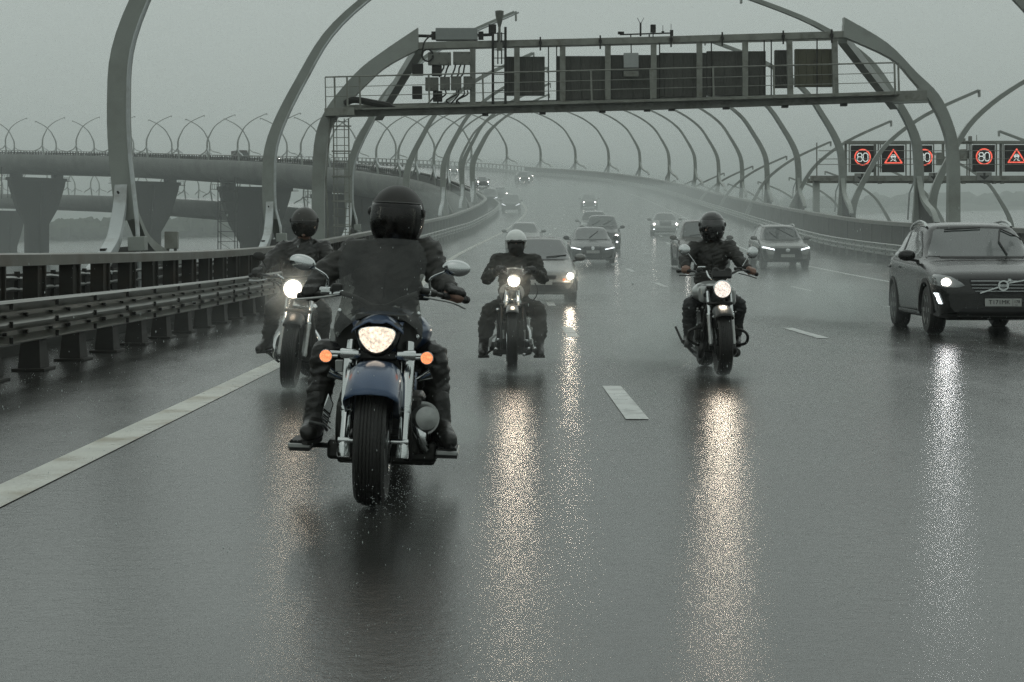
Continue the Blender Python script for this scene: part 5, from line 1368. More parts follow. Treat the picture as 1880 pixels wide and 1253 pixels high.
for sg, px, py in ((-1, 555, 813), (1, 822, 827)):
    f_ = MB(); c_ = q(px, py, .62); f_.box(c_, (.115, .28, .026)); o_ = f_.build('footboard', ALU, b1, bevel=.006)
    f_ = MB(); f_.box(c_ + V((0, 0, .016)), (.10, .26, .010))
    for k in range(5): f_.box(c_ + V((-.04 + .02 * k, -.12, .022)), (.012, .03, .01))
    f_.box(c_ + V((0, 0, -.02)), (.105, .26, .015)); f_.tube([c_ + V((-sg * .05, .02, -.01)), V((sg * .16, .7, .2))], .014, 8); f_.build('board_rubber', BLKR, b1)
pg = MB(); pg.tube([q(566, 774, .45), q(592, 780, .5), q(600, 790, .6)], .008, 8); pg.build('shift_lever', ALU, b1)
rear(b1, .32, .20, 1.68, sw=.2, fm=BLUE)

# ---- second: behind the first at the left, very bright round lamp
X2, D2b = -1.975, 15.15; L2 = 5.0
b2 = place('motorcycle', X2, D2b, L2, 'black motorcycle with one dazzling round headlamp and chrome fork, behind the nearest rider at left')
q = mkq(X2, D2b, L2); RW = .325
wheelset(b2, (0, 0, RW), RW, .125, disc=1, spokes=5, rim=BLK)
fender(b2, (0, 0, RW), RW + .022, .075, -40, 75, BLK, .08, .02)
fork(b2, [(-.108, .26, .84), (.108, .26, .84)], [(-.108, -.005, .30), (.108, -.005, .30)], .019, .026, .46)
tr = MB(); tr.box((0, .20, .70), (.25, .08, .035)); tr.box((0, .27, .88), (.25, .08, .03)); build_split(tr, 'triple_clamp', BLK, b2, bevel=.01)
headlamp(b2, q(538, 531, .12), .086, HL_HOT)
bars(b2, [q(462, 506, .80), q(478, 504, .72), q(500, 508, .55), q(525, 510, .36), q(545, 510, .34), q(568, 508, .36), q(590, 510, .55), q(612, 520, .74)], .012, BLK)
grip(b2, q(480, 504, .70), q(460, 506, .82)); grip(b2, q(594, 512, .6), q(614, 521, .76))
lever(b2, [q(492, 512, .52), q(478, 515, .52), q(458, 515, .60)], CHROME)
mirror(b2, q(490, 494, .6), q(476, 471, .56), (.058, .02, .042), m=BLK, rot=(0, R(10), 0)); mirror(b2, q(590, 502, .6), q(606, 480, .56), (.058, .02, .042), m=BLK)
for sg, a, c_ in ((-1, (521, 513), (508, 504)), (1, (562, 518), (576, 508))):
    s_ = MB(); s_.tube([q(*a, .2), q(*c_, .2)], .010, 8); s_.build('indicator_stalk', CHROME, b2)
blob('fuel_tank', BLK, b2, [((0, .60, .84), (.12, .2, .11)), ((0, .78, .84), (.145, .22, .11))], .014, 8)
engine(b2, (0, .72, .36), .26)
pipe(b2, [V((-.09, .52, .55)), V((-.20, .42, .42)), V((-.20, .5, .24)), V((-.2, 1.6, .3))], .026); pipe(b2, [V((.09, .52, .55)), V((.19, .42, .42)), V((.19, .5, .24)), V((.2, 1.6, .3))], .026)
rear(b2, .32, .17, 1.55)
pg = MB(); pg.bar(q(492, 648, .7), q(512, 665, .75), .03, .02); pg.cyl(q(486, 645, .75), q(508, 655, .78), .014); pg.build('footpeg', BLK, b2)
rd_ = MB(); rd_.box((0, .40, .50), (.24, .05, .26)); rd_.build('radiator', GRL, b2, bevel=.01)
cbm = MB(); cbm.tube(catmull([q(486, 512, .6), q(505, 516, .5), q(520, 525, .35), q(528, 548, .3)], 5), .006, 6); cbm.tube(catmull([q(492, 516, .6), q(510, 522, .5), q(518, 540, .35)], 5), .006, 6); build_split(cbm, 'control_cable', BLKR, b2)

# ---- third: small old style machine, pale tank, narrow front
X3, D3 = .042, 17.2
b3 = place('motorcycle', X3, D3, 0, 'narrow old style motorcycle with pale tank and small flyscreen, ridden by the white helmeted rider')
q = mkq(X3, D3, 0); RW = .325
wheelset(b3, (0, 0, RW), RW, .100, disc=1, spokes=28, wire=True)
fender(b3, (0, 0, RW), RW + .03, .062, -35, 90, mat('dark_grey_fender', (.05, .052, .048), .3, 0, .5, coat=.5), .06, .02)
fork(b3, [(-.052, .27, .86), (.052, .27, .86)], [(-.066, .18, .68), (.066, .18, .68)], .022, .026, .8)
fork(b3, [(-.112, .19, .68), (.112, .19, .68)], [(-.112, -.0, .32), (.112, -.0, .32)], .012, .014, .5, lowm=BLK, upm=BLK)
tr = MB(); tr.box((0, .19, .69), (.26, .06, .03)); tr.box((0, .26, .86), (.16, .08, .03)); build_split(tr, 'triple_clamp', BLK, b3, bevel=.008)
sp_ = MB(); sp_.box(q(924, 614, .05), (.02, .02, .09)); sp_.box(q(963, 614, .05), (.02, .02, .09)); build_split(sp_, 'fork_link', ALU, b3)
headlamp(b3, q(943.5, 516, .14), .063, HL_MID, depth=.1, shell=CHROME)
fl = MB(); fl.sheet([[q(931, 494, .2), q(938, 493, .16), q(946, 492.7, .15), q(954, 493.3, .16), q(961, 494.5, .2)], [q(932, 503, .17), q(938, 502, .14), q(946, 502, .13), q(954, 502, .14), q(960, 503, .17)], [q(933, 512, .15), q(937, 510, .13), q(946, 509, .12), q(953, 510, .13), q(957, 513, .15)]])
fl.build('flyscreen', FLY, b3, smooth=60, solid=.003)
fl = MB(); fl.tube([q(931, 493.6, .2), q(946, 492.8, .15), q(961, 495.2, .2)], .007, 8); fl.build('flyscreen_rim', WHITEP, b3)
blob('fuel_tank', mat('pale_tank_paint', (.30, .285, .25), .3, .2, .5, coat=.6), b3, [((0, .62, .80), (.10, .2, .10)), ((-.005, .78, .80), (.138, .24, .115))], .012, 8)
bars(b3, [q(916, 496, .72), q(926, 500, .55), q(936, 506, .34), q(946, 507, .3), q(956, 506, .34), q(967, 500, .55), q(978, 497, .72)], .011, BLK)
grip(b3, q(925, 499, .58), q(914, 495.5, .74)); grip(b3, q(968, 499, .58), q(980, 496, .74))
engine(b3, (0, .66, .36), .26, cw=.11)
pc = MB(); pc.prism([q(919, 608, .45), q(906, 616, .45), q(898, 622, .45), q(897, 637, .45), q(901, 637, .45), q(904, 623, .45), q(918, 612, .45)], (0, .05, 0)); pc.prism([q(964, 582, .5), q(972, 587, .5), q(971, 598, .5), q(966, 592, .5)], (0, .05, 0)); pc.prism([q(971, 600, .5), q(978, 602, .5), q(977, 619, .5), q(970, 622, .5)], (0, .05, 0))
pc.prism([q(907, 592, .5), q(914, 597, .5), q(912, 606, .5)], (0, .05, 0)); build_split(pc, 'engine_cover', ALU, b3, bevel=.004)
bt = MB()
for px, py in ((914, 569), (915, 624), (921, 626), (962, 625), (967, 626), (970, 640), (981, 640), (911, 641), (962, 651)): bt.ell(q(px, py, .4), (.022, .02, .020), 10, 6)
build_split(bt, 'engine_fitting', CHROME, b3)
pipe(b3, [V((.10, .55, .5)), V((.17, .45, .42)), V((.19, .5, .26)), V((.2, 1.5, .3))], .022); pipe(b3, [V((-.09, .55, .5)), V((-.16, .5, .30)), V((-.2, .8, .22)), V((-.21, 1.5, .26))], .022)
lo = MB(); lo.box((0, .6, .22), (.38, .3, .12)); lo.cyl((-.24, .6, .24), (.22, .6, .22), .05); lo.cyl((-.2, .55, .19), (-.1, .55, .17), .04); lo.cyl((.12, .6, .18), (.2, .6, .2), .045); lo.build('lower_frame', ENG, b3, bevel=.015)
for sg, px, py in ((-1, 888, 655), (1, 990, 655)):
    f_ = MB(); c_ = q(px, py, .7); f_.cyl(c_ + V((.06, 0, 0)), c_ - V((.06, 0, 0)), .015); f_.tube([c_, V((sg * .12, .8, .28))], .012, 8); f_.build('footpeg', BLKR, b3)
rear(b3, .32, .13, 1.45)
cbm = MB(); cbm.tube(catmull([q(982, 520, .5), q(987, 532, .45), q(985, 543, .45), q(979, 552, .5)], 5), .006, 6); cbm.build('control_cable', BLKR, b3)

# ---- fourth: black roadster with silver tank, crash bars, round mirrors
X4, D4 = 2.141, 16.79
b4 = place('motorcycle', X4, D4, -.6, 'black and silver motorcycle with round mirrors, crash bars and silver tank, rightmost of the four')
q = mkq(X4, D4, -.6); RW = .33
wheelset(b4, (0, 0, RW), RW, .140, disc=1, spokes=10, rim=BLK)
fender(b4, (0, 0, RW), RW + .024, .085, -42, 80, BLK, .09, .025)
fb_ = MB(); fb_.tube(catmull([q(1309, 583, -.02), q(1314, 580, -.06), q(1326, 577, -.08), q(1338, 580, -.06), q(1343, 583, -.02)], 5), .011, 8); fb_.build('fender_brace', CHROME, b4)
fork(b4, [(-.113, .24, .82), (.113, .24, .82)], [(-.113, -.0, .31), (.113, -.0, .31)], .018, .024, .42)
tr = MB(); tr.box((0, .19, .72), (.26, .07, .03)); tr.box((0, .25, .88), (.25, .08, .03)); build_split(tr, 'triple_clamp', BLK, b4, bevel=.01)
headlamp(b4, q(1326.5, 531.5, .12), .084, lampmat('lit_ribbed_headlamp', (1., .90, .80), 1.05, 55))
gp = MB(); gp.box(q(1325, 504, .25), (.20, .05, .09), rot=(R(-25), 0, 0)); gp.cyl(q(1314, 499, .24), q(1314, 499, .30), .042, n=20); gp.cyl(q(1336, 499, .24), q(1336, 499, .30), .042, n=20); gp.build('instruments', BLK, b4, bevel=.015)
bars(b4, [q(1246, 498, .80), q(1268, 498, .70), q(1288, 501, .5), q(1312, 505, .36), q(1326, 505, .34), q(1340, 504, .36), q(1358, 496, .5), q(1372, 498, .68), q(1389, 504, .80)], .012, BLK)
grip(b4, q(1268, 498, .70), q(1245, 498, .82)); grip(b4, q(1369, 497.5, .66), q(1389, 504, .81))
lever(b4, [q(1282, 503, .5), q(1268, 506, .5), q(1248, 506, .6)], BLK); lever(b4, [q(1356, 502, .5), q(1372, 506, .5), q(1388, 511, .62)], BLK)
mirror(b4, q(1278, 487, .6), q(1256.5, 459, .56), (.063, .022, .058), rot=(0, R(10), 0)); mirror(b4, q(1363.5, 489, .6), q(1381.5, 464, .56), (.060, .022, .062))
bc = MB(); bc.box(q(1355, 494, .52), (.08, .06, .035)); bc.box(q(1284, 497, .55), (.06, .06, .04)); build_split(bc, 'master_cylinder', BLK, b4, bevel=.01)
wt = MB(); wt.tube([q(1281, 491, .5), q(1295, 490.5, .5)], .008, 8); wt.tube(catmull([q(1297, 498, .4), q(1300, 506, .36), q(1304, 511, .32), q(1310, 515, .3)], 4), .008, 8); build_split(wt, 'chrome_trim', CHROME, b4)
blob('fuel_tank', SILV, b4, [((-.02, .56, .82), (.16, .18, .11)), ((-.03, .74, .82), (.20, .24, .12))], .012, 8)
sc2 = MB()
for sg, px, py in ((-1, 1293, 540), (1, 1346, 544)):
    c_ = q(px, py, .36)
    sc2.box(c_, (.10 if sg < 0 else .05, .12, .17), rot=(R(8), 0, R(-sg * 14)))
build_split(sc2, 'tank_shroud', SILV, b4, bevel=.03)
em_ = MB(); em_.lathe([(.001, 0), (.026, 0), (.026, .01), (.001, .012)], q(1296, 542, .29), (0, -1, 0), 18); em_.build('key_lock', BLK, b4)
engine(b4, (0, .68, .36), .28, chromeside=False)
for sg in (-1, 1):
    cyh = MB()
    for k in range(6): cyh.lathe([(.085, 0), (.085, .008)], (sg * (.10 + .02 * k), .52, .40), (sg, 0, .0), 20)
    cyh.cyl((sg * .08, .52, .40), (sg * .22, .52, .40), .07, n=20); cyh.build('side_cylinder', ENG, b4, smooth=30)
cp_ = MB(); cp_.tube(catmull([q(1290, 603, .42), q(1277, 603, .40), q(1266, 609, .40), q(1264, 622, .42), q(1272, 630, .46), q(1284, 634, .5)], 5), .015, 10); cp_.build('crash_bar', BLK, b4)
cp_ = MB(); cp_.tube(catmull([q(1348, 605, .42), q(1360, 606, .40), q(1370, 612, .40), q(1373, 621, .42), q(1368, 631, .46), q(1350, 635, .5)], 5), .015, 10); cp_.build('crash_bar', BLK, b4)
pipe(b4, [V((.12, .5, .34)), V((.17, .42, .24)), V((.18, .6, .19)), V((.19, 1.0, .2)), V((.2, 1.7, .28))], .034, BLK); pipe(b4, [V((-.12, .5, .34)), V((-.16, .42, .24)), V((-.17, .6, .17)), V((-.2, 1.7, .26))], .034, BLK)
st = MB(); st.bar(q(1252, 627, .8), q(1277, 650, .8), .05, .03); st.cyl(q(1252, 627, .8), q(1240, 600, .9), .012); st.bar(q(1250, 627, .75), q(1268, 628, .75), .04, .03); st.build('footpeg_bracket', BLK, b4, bevel=.005)
mu = MB(); mu.lathe([(.02, 0), (.048, .02), (.052, .15), (.03, .2)], q(1352, 648, .7), (0, 1, 0), 18); mu.build('muffler', BLK, b4)
fi = MB()
for px, py in ((1281, 567), (1284, 572), (1290, 565), (1295, 570), (1280, 571), (1344, 569), (1350, 573)): fi.ell(q(px, py, .4), (.012, .012, .010), 8, 5)
build_split(fi, 'engine_fitting', ALU, b4)
rear(b4, .32, .16, 1.5)

# ------------------------------------------------------------------ riders
def limb(mb, pts, rs):
    for (a, ra), (b, rb) in zip(zip(pts, rs), zip(pts[1:], rs[1:])):
        a, b = V(a), V(b); mb.cyl(a, b, ra, rb, 16)
    for p, r_ in zip(pts, rs): mb.ell(p, (r_, r_, r_), 14, 9)
def hand(mb, wr, gc, gd, side, s=1.0, grow=0.):
    """closed round a grip: gc grip centre, gd outward direction along the bar"""
    wr, gc, gd = V(wr), V(gc), V(gd).normalized(); rt = gd; fw = V((0, -1, 0)); fw = (fw - rt * fw.dot(rt)).normalized(); up = rt.cross(fw)
    if up.z < 0: up = -up
    kn = gc - fw * .012 * s + up * .036 * s
    palm = []
    limb(mb, [wr, wr.lerp(gc - fw * .02 + up * .02, .55)], [.030 * s + grow, .032 * s + grow])
    lens_ = [.92, 1.06, 1.0, .80]
    for i in range(4):
        o = rt * ((-1.5 + i) * .0215 * s * -1) ; f = lens_[i]
        k0 = kn + o; palm_s = wr.lerp(k0, .35)
        limb(mb, [palm_s, k0], [.020 * s + grow * .7, .0155 * s + grow * .7])
        limb(mb, [k0, k0 + (fw * .042 * f - up * .006) * s, k0 + (fw * .056 * f - up * .034 * f) * s, k0 + (fw * .036 * f - up * .056 * f) * s], [.0118 * s + grow * .5, .0105 * s + grow * .5, .0098 * s + grow * .5, .0088 * s + grow * .5])
    t0 = gc - rt * .042 * s - fw * .02 * s + up * .012 * s
    limb(mb, [wr.lerp(t0, .4), t0, t0 + (fw * .030 - up * .024) * s, t0 + (fw * .046 - up * .040 + rt * .012) * s], [.019 * s + grow * .5, .0145 * s + grow * .5, .0125 * s + grow * .5, .0105 * s + grow * .5])

def rider(label, root_loc, J, style):
    """J: joints in local coordinates.  body (one skin), clothing and helmet as children"""
    s = style.get('s', 1.0); root = empty('person', (*root_loc, 0), label=label, cat='person', group='motorcycle riders')
    hd = V(J['head']); nk = V(J['neck']); ch = V(J['chest']); be = V(J['belly']); pv = V(J['pelvis'])
    shl, shr = V(J['sh'][0]), V(J['sh'][1])
    # --- body: continuous skin
    b = MB(); b.ell(hd + V((0, .005, .01)), (.074 * s, .094 * s, .112 * s), 22, 16); b.ell(hd + V((0, -.035, -.065)), (.052 * s, .052 * s, .048 * s), 16, 10)
    b.ell(hd + V((0, -.098, -.012)), (.014, .024, .022), 10, 8); b.cyl(hd + V((0, -.082, .03)), hd + V((0, -.108, -.02)), .008, .012, 8)
    for sg in (-1, 1): b.ell(hd + V((sg * .076, .01, -.01)), (.012, .022, .032), 10, 8); b.ell(hd + V((sg * .03, -.082, .028)), (.026, .014, .010), 10, 6)
    b.ell(hd + V((0, -.088, -.055)), (.026, .010, .006), 10, 6); b.ell(hd + V((0, -.086, -.068)), (.022, .011, .007), 10, 6); b.ell(hd + V((0, -.078, -.095)), (.02, .018, .016), 10, 6)
    limb(b, [hd + V((0, .02, -.05)), nk], [.056 * s, .06 * s]); limb(b, [nk, ch, be, pv], [.07 * s, .125 * s, .115 * s, .12 * s])
    for i, sg in enumerate((-1, 1)):
        sh, el, wr = V(J['sh'][i]), V(J['el'][i]), V(J['wr'][i]); gc = V(J['hand'][i]); gd = V(J['gd'][i])
        limb(b, [nk.lerp(ch, .4), sh], [.08, .058]); limb(b, [sh, el, wr], [.05 * s, .038 * s, .027 * s]); hand(b, wr, gc, gd, sg, s)
        hp, kn, an, to = V(J['hip'][i]), V(J['knee'][i]), V(J['ankle'][i]), V(J['toe'][i])
        limb(b, [pv, hp], [.11, .085 * s]); limb(b, [hp, kn, kn.lerp(an, .35) + V((0, .02, 0)), an, to], [.083 * s, .058 * s, .052 * s, .036 * s, .025])
    remeshed(b, 'body', SKIN, root, .0075, 3)
    if style.get('eyes', 1):
        for sg in (-1, 1):
            e_ = MB(); e_.ell(hd + V((sg * .030, -.088, .010)), (.012, .008, .007), 12, 8); e_.build('eye', mat('eye_white', (.5, .5, .48), .2), root)
    # --- jacket
    jm = style['jacket']; k = style.get('bulk', 1.0)
    j = MB(); j.ell(ch + V((0, 0, .02)), (.185 * k, .135 * k, .17), 24, 16); j.ell(ch.lerp(be, .5), (.175 * k, .135 * k, .17), 24, 16); j.ell(be, (.172 * k, .15 * k, .14), 24, 16); j.ell(pv + V((0, -.01, .05)), (.18 * k, .16 * k, .11), 24, 14)
    limb(j, [nk + V((0, .0, -.045)), ch + V((0, 0, .08))], [.085, .13])
    for i, sg in enumerate((-1, 1)):
        sh, el, wr = V(J['sh'][i]), V(J['el'][i]), V(J['wr'][i])
        limb(j, [nk.lerp(ch, .35), sh], [.10, .078 * k]); j.ell(sh + V((0, 0, .0)), (.085 * k, .085 * k, .08 * k), 16, 12)
        m1 = sh.lerp(el, .5); m2 = el.lerp(wr, .5)
        limb(j, [sh, m1, el, m2, wr.lerp(el, .08)], [.076 * k, .070 * k, .064 * k, .056 * k, .044 * k])
    remeshed(j, 'jacket', jm, root, .011, 5, style.get('fold', .014), 8)
    cl = MB(); cl.lathe([(.078, -.03), (.086, .0), (.083, .035), (.076, .037), (.070, .0)], nk + V((0, 0, .0)), (hd - nk) + V((0, 0, .08)), 24, close=True); cl.build('collar', jm, root)
    zp = MB(); zp.tube([ch.lerp(be, t) + V((0, -.137 * k - .006, .06)) for t in (0, .4, .8, 1.0)], .006, 6); zp.build('zip', ALU if style.get('zip') else BLK, root)
    for i in range(2):
        cf = MB(); wr, el = V(J['wr'][i]), V(J['el'][i]); ax = (wr - el).normalized(); cf.lathe([(.036, 0), (.045 * k, .004), (.045 * k, .03), (.036, .034)], wr - ax * .03, ax, 18, close=True); cf.build('cuff', jm, root)
    # --- trousers
    t = MB(); tk = style.get('tbulk', 1.0); t.ell(pv + V((0, .03, -.01)), (.175 * tk, .17, .10), 22, 14)
    for i, sg in enumerate((-1, 1)):
        hp, kn, an = V(J['hip'][i]), V(J['knee'][i]), V(J['ankle'][i]); fl = style.get('flare', 1.0)
        limb(t, [pv + V((sg * .07, 0, 0)), hp, hp.lerp(kn, .55), kn, kn.lerp(an, .45) + V((0, .02, 0)), kn.lerp(an, style.get('hem', .86))], [.12, .105 * tk, .092 * tk, .078 * tk, .070 * tk * (fl * .5 + .5), .055 * tk * fl])
    remeshed(t, 'trousers', style['trousers'], root, .012, 5, style.get('fold', .014), 8)
    # --- boots
    for i, sg in enumerate((-1, 1)):
        kn, an, to = V(J['knee'][i]), V(J['ankle'][i]), V(J['toe'][i]); bo = MB(); bk = style.get('boot', 1.0)
        d = (to - an); dh = V((d.x, d.y, 0)).normalized(); heel = an - dh * .05 + V((0, 0, -.055))
        limb(bo, [an.lerp(kn, .38), an, heel], [.058 * bk, .052 * bk, .040 * bk]); limb(bo, [an + V((0, 0, -.02)), an.lerp(to, .6) + V((0, 0, -.012)), to], [.05 * bk, .048 * bk, .040 * bk]); limb(bo, [heel, to], [.034 * bk, .034 * bk])
        ob = remeshed(bo, 'boot', LEATHER, root, .009, 4, .003, 14)
        so_ = MB(); n_ = 12; sd = dh.cross(V((0, 0, 1))); zz = min(heel.z, to.z) - .036
        c0 = heel.lerp(to, .5); ln = (to - heel).length / 2 + .045
        so_.prism([V((c0.x, c0.y, 0)) + dh * ln * math.cos(2 * math.pi * a / n_) + sd * .045 * bk * math.sin(2 * math.pi * a / n_) + V((0, 0, zz)) for a in range(n_)], (0, 0, .02)); so_.build('sole', BLKR, ob)
    # --- gloves
    if style.get('gloves'):
        for i, sg in enumerate((-1, 1)):
            g_ = MB(); wr, el = V(J['wr'][i]), V(J['el'][i]); gc = V(J['hand'][i]); gd = V(J['gd'][i])
            if style['gloves'] == 'full' or (i == 0):
                hand(g_, wr, gc, gd, sg, s * 1.02, .006); limb(g_, [wr.lerp(el, .22), wr], [.044, .036])
            else:   # fingerless: palm, back and first joint only
                rt = gd.normalized(); fw = V((0, -1, 0)); fw = (fw - rt * fw.dot(rt)).normalized(); up = rt.cross(fw); up = up if up.z > 0 else -up
                kn = gc - fw * .012 + up * .036; limb(g_, [wr.lerp(el, .2), wr, wr.lerp(gc, .6) + up * .012], [.046, .042, .043])
                for f in range(4):
                    k0 = kn + rt * ((-1.5 + f) * -.0215); limb(g_, [wr.lerp(k0, .35), k0, k0 + fw * .044 - up * .006], [.030, .024, .0195])
            remeshed(g_, 'glove', GLOVE, root, .006, 2, .0015, 20)
            if style['gloves'] != 'full' and i == 1:
                st_ = MB(); st_.lathe([(.040, 0), (.046, .002), (.046, .012), (.040, .014)], wr.lerp(gc, .25), (gc - wr), 18, close=True); st_.build('glove_strap', BLK, root)
    # --- helmet
    H = style['helmet']; he_ = empty('helmet', hd); he_.parent = root; he_.rotation_euler = (R(H.get('pitch', 0)), R(H.get('roll', 0)), R(H.get('yaw', 0)))
    rx, ry, rz = H.get('r', (.135, .155, .145)); cz = H.get('cz', .025)
    rows = []; nA, nB = 48, 26
    def hp_(az, el_, g=1.0, bot=-.78):
        # az 0 = front(-y); el -1..1 as sine-like
        ph = el_ * math.pi / 2; cr_ = math.cos(ph) ** .95 if ph > 0 else max(.0, math.cos(ph * .9)) ** .8
        x = rx * g * cr_ * math.sin(az); y = -ry * g * cr_ * math.cos(az) + .02
        return V((x, y, rz * g * math.sin(ph) + cz))
    mb = MB(); idx = {}
    open_top, open_bot, open_az = H.get('open', (.10, -.75, R(62)))
    elb = H.get('bottom', -.72)
    for i in range(nB + 1):
        el_ = elb + (1 - elb) * i / nB
        for a in range(nA): idx[(i, a)] = len(mb.v); mb.v.append(tuple(hp_(2 * math.pi * a / nA, el_)))
    for i in range(nB):
        el_ = elb + (1 - elb) * (i + .5) / nB
        for a in range(nA):
            az = 2 * math.pi * (a + .5) / nA; az_ = az if az < math.pi else az - 2 * math.pi
            cutw = open_az * (1 - .25 * max(0, (open_top - .12) * -1))
            if open_bot < el_ < open_top and abs(az_) < cutw: continue
            mb.f.append((idx[(i, a)], idx[(i, (a + 1) % nA)], idx[(i + 1, (a + 1) % nA)], idx[(i + 1, a)])); mb.m.append(0)
    o = mb.build('shell', H.get('mat', HELM), he_, smooth=80, solid=.022, sheet=True)
    if H.get('visor'):
        vb = MB(); rows = []; vt, vbm, va = H.get('visor_ext', (.16, -.74, R(74)))
        for i in range(13):
            el_ = vbm + (vt - vbm) * i / 12; rows.append([hp_(va * (-1 + 2 * a / 20), el_, 1.075) for a in range(21)])
        vb.sheet(rows); vb.build('visor', H['visor'], he_, smooth=80, solid=.003)
        ed = MB(); ed.tube([hp_(va * (-1 + 2 * a / 20), vt, 1.08) for a in range(21)], .0032, 6); ed.build('visor_edge', mat('visor_edge', (.10, .10, .095), .3), he_)
        for sg in (-1, 1):
            pv_ = MB(); p = hp_(sg * R(82), .08, 1.05); pv_.lathe([(.001, -.004), (.024, -.002), (.026, .006), (.018, .014), (.001, .015)], p, (sg, 0, 0), 18); pv_.build('visor_pivot', BLK, he_)
    if H.get('peak'):
        pk = MB(); rows = []
        for i in range(4): rows.append([hp_(R(52) * (-1 + 2 * a / 14), .13 - .01 * i, 1.02 + i * .03 * math.cos(R(52) * (-1 + 2 * a / 14))) for a in range(15)])
        pk.sheet(rows); pk.build('peak', H.get('mat', HELM), he_, smooth=80, solid=.006)
    tr_ = MB(); tr_.tube([hp_(R(t), H.get('bottom', -.72) + .02, 1.0) for t in range(70, 291, 11)], .009, 6); tr_.build('trim', BLKR, he_)
    if style.get('mask'):
        mk_ = MB(); mk_.ell((0, -.006, -.045), (.088, .112, .105), 22, 16); mk_.ell((0, -.095, -.03), (.022, .03, .04), 12, 8); remeshed(mk_, 'face_mask', CLOTH, he_, .008, 5, .003, 16)
        gg = MB(); gg.ell((0, -.088, .022), (.078, .035, .030), 20, 10); gg.build('goggles', mat('goggles', (.02, .02, .018), .2, 0, .5, coat=.5), he_)
        sp2 = MB(); sp2.tube([hp_(R(t), .06, 1.03) for t in range(40, 321, 10)], .010, 6); sp2.build('goggle_strap', BLKR, he_)
    return root

def pts(q, *a): return [q(*p) for p in a]
# rider of the nearest motorcycle
q = mkq(X1, D1, 0)
J = dict(head=q(728, 404, 1.14), neck=q(722, 450, 1.20), chest=q(712, 520, 1.14), belly=q(704, 580, 1.18), pelvis=q(700, 640, 1.26),
         sh=pts(q, (652, 466, 1.17), (785, 464, 1.15)), el=pts(q, (592, 505, 1.06), (806, 510, 1.04)), wr=pts(q, (572, 538, .93), (822, 532, .92)), hand=pts(q, (573, 541, .86), (834, 547, .83)),
         gd=[(-1, .35, 0), (1, .35, -.25)], hip=pts(q, (668, 645, 1.16), (738, 645, 1.16)), knee=pts(q, (598, 652, .74), (797, 655, .74)), ankle=pts(q, (577, 775, .70), (808, 778, .72)),
         toe=pts(q, (566, 795, .46), (824, 809, .50)))
rider('rider in black with open visored helmet behind the smoked windscreen, nearest to the viewer', (X1, D1), J,
      dict(jacket=CLOTH, trousers=LEATHER, gloves='half', bulk=1.02, boot=1.12, tbulk=.96, helmet=dict(mat=mat('worn_black_helmet', (.020, .0185, .016), .5, 0, .4, coat=.0, var=.3, vscale=9), visor=VISOR, r=(.140, .158, .160), cz=.02, open=(.16, -.78, R(56)), visor_ext=(.28, -.78, R(78)), bottom=-.78, yaw=-6, roll=3)))
q = mkq(X2, D2b, 0)
J = dict(head=q(559, 414, 1.10), neck=q(558, 444, 1.16), chest=q(556, 478, 1.10), belly=q(550, 515, 1.14), pelvis=q(547, 550, 1.20),
         sh=pts(q, (523, 458, 1.12), (594, 457, 1.12)), el=pts(q, (494, 480, .98), (609, 488, .98)), wr=pts(q, (480, 496, .84), (607, 512, .84)), hand=pts(q, (473, 503, .77), (606, 517, .74)),
         gd=[(-1, .3, 0), (1, .3, -.3)], hip=pts(q, (528, 553, 1.1), (567, 553, 1.1)), knee=pts(q, (502, 566, .72), (594, 572, .72)), ankle=pts(q, (491, 624, .85), (590, 634, .85)),
         toe=pts(q, (476, 642, .66), (592, 650, .64)))
rider('rider in black with clear visor on a half helmet, leaning left behind the dazzling lamp', (X2, D2b), J,
      dict(jacket=LEATHER, trousers=CLOTH, gloves='full', helmet=dict(mat=mat('matt_dark_helmet', (.035, .033, .028), .4, 0, .5, var=.3, vscale=8), visor=VISORC, r=(.122, .140, .135), cz=.03, open=(.02, -.9, R(80)), visor_ext=(.06, -.85, R(84)), bottom=-.62)))
q = mkq(X3, D3, 0)
J = dict(head=q(947.5, 447, 1.10), neck=q(947, 470, 1.18), chest=q(945, 500, 1.16), belly=q(944, 530, 1.18), pelvis=q(943, 560, 1.22),
         sh=pts(q, (914, 479, 1.14), (980, 479, 1.14)), el=pts(q, (894, 511, .98), (996, 512, .98)), wr=pts(q, (912, 499, .78), (982, 500, .78)), hand=pts(q, (919, 497, .68), (975, 498, .68)),
         gd=[(-1, .8, .2), (1, .8, .2)], hip=pts(q, (926, 563, 1.12), (962, 563, 1.12)), knee=pts(q, (897, 572, .76), (989, 570, .76)), ankle=pts(q, (888, 632, .86), (989, 632, .86)),
         toe=pts(q, (886, 648, .66), (991, 650, .66)))
rider('rider in white open helmet with dark face mask, elbows out on a narrow motorcycle', (X3, D3), J,
      dict(jacket=CLOTHG, trousers=CLOTHG, gloves='full', mask=1, eyes=0, flare=1.5, hem=.72, boot=1.1, tbulk=.98, s=.98, helmet=dict(mat=WHITEP, r=(.108, .13, .125), cz=.015, open=(.02, -.95, R(72)), bottom=-.35, peak=0)))
q = mkq(X4, D4, 0)
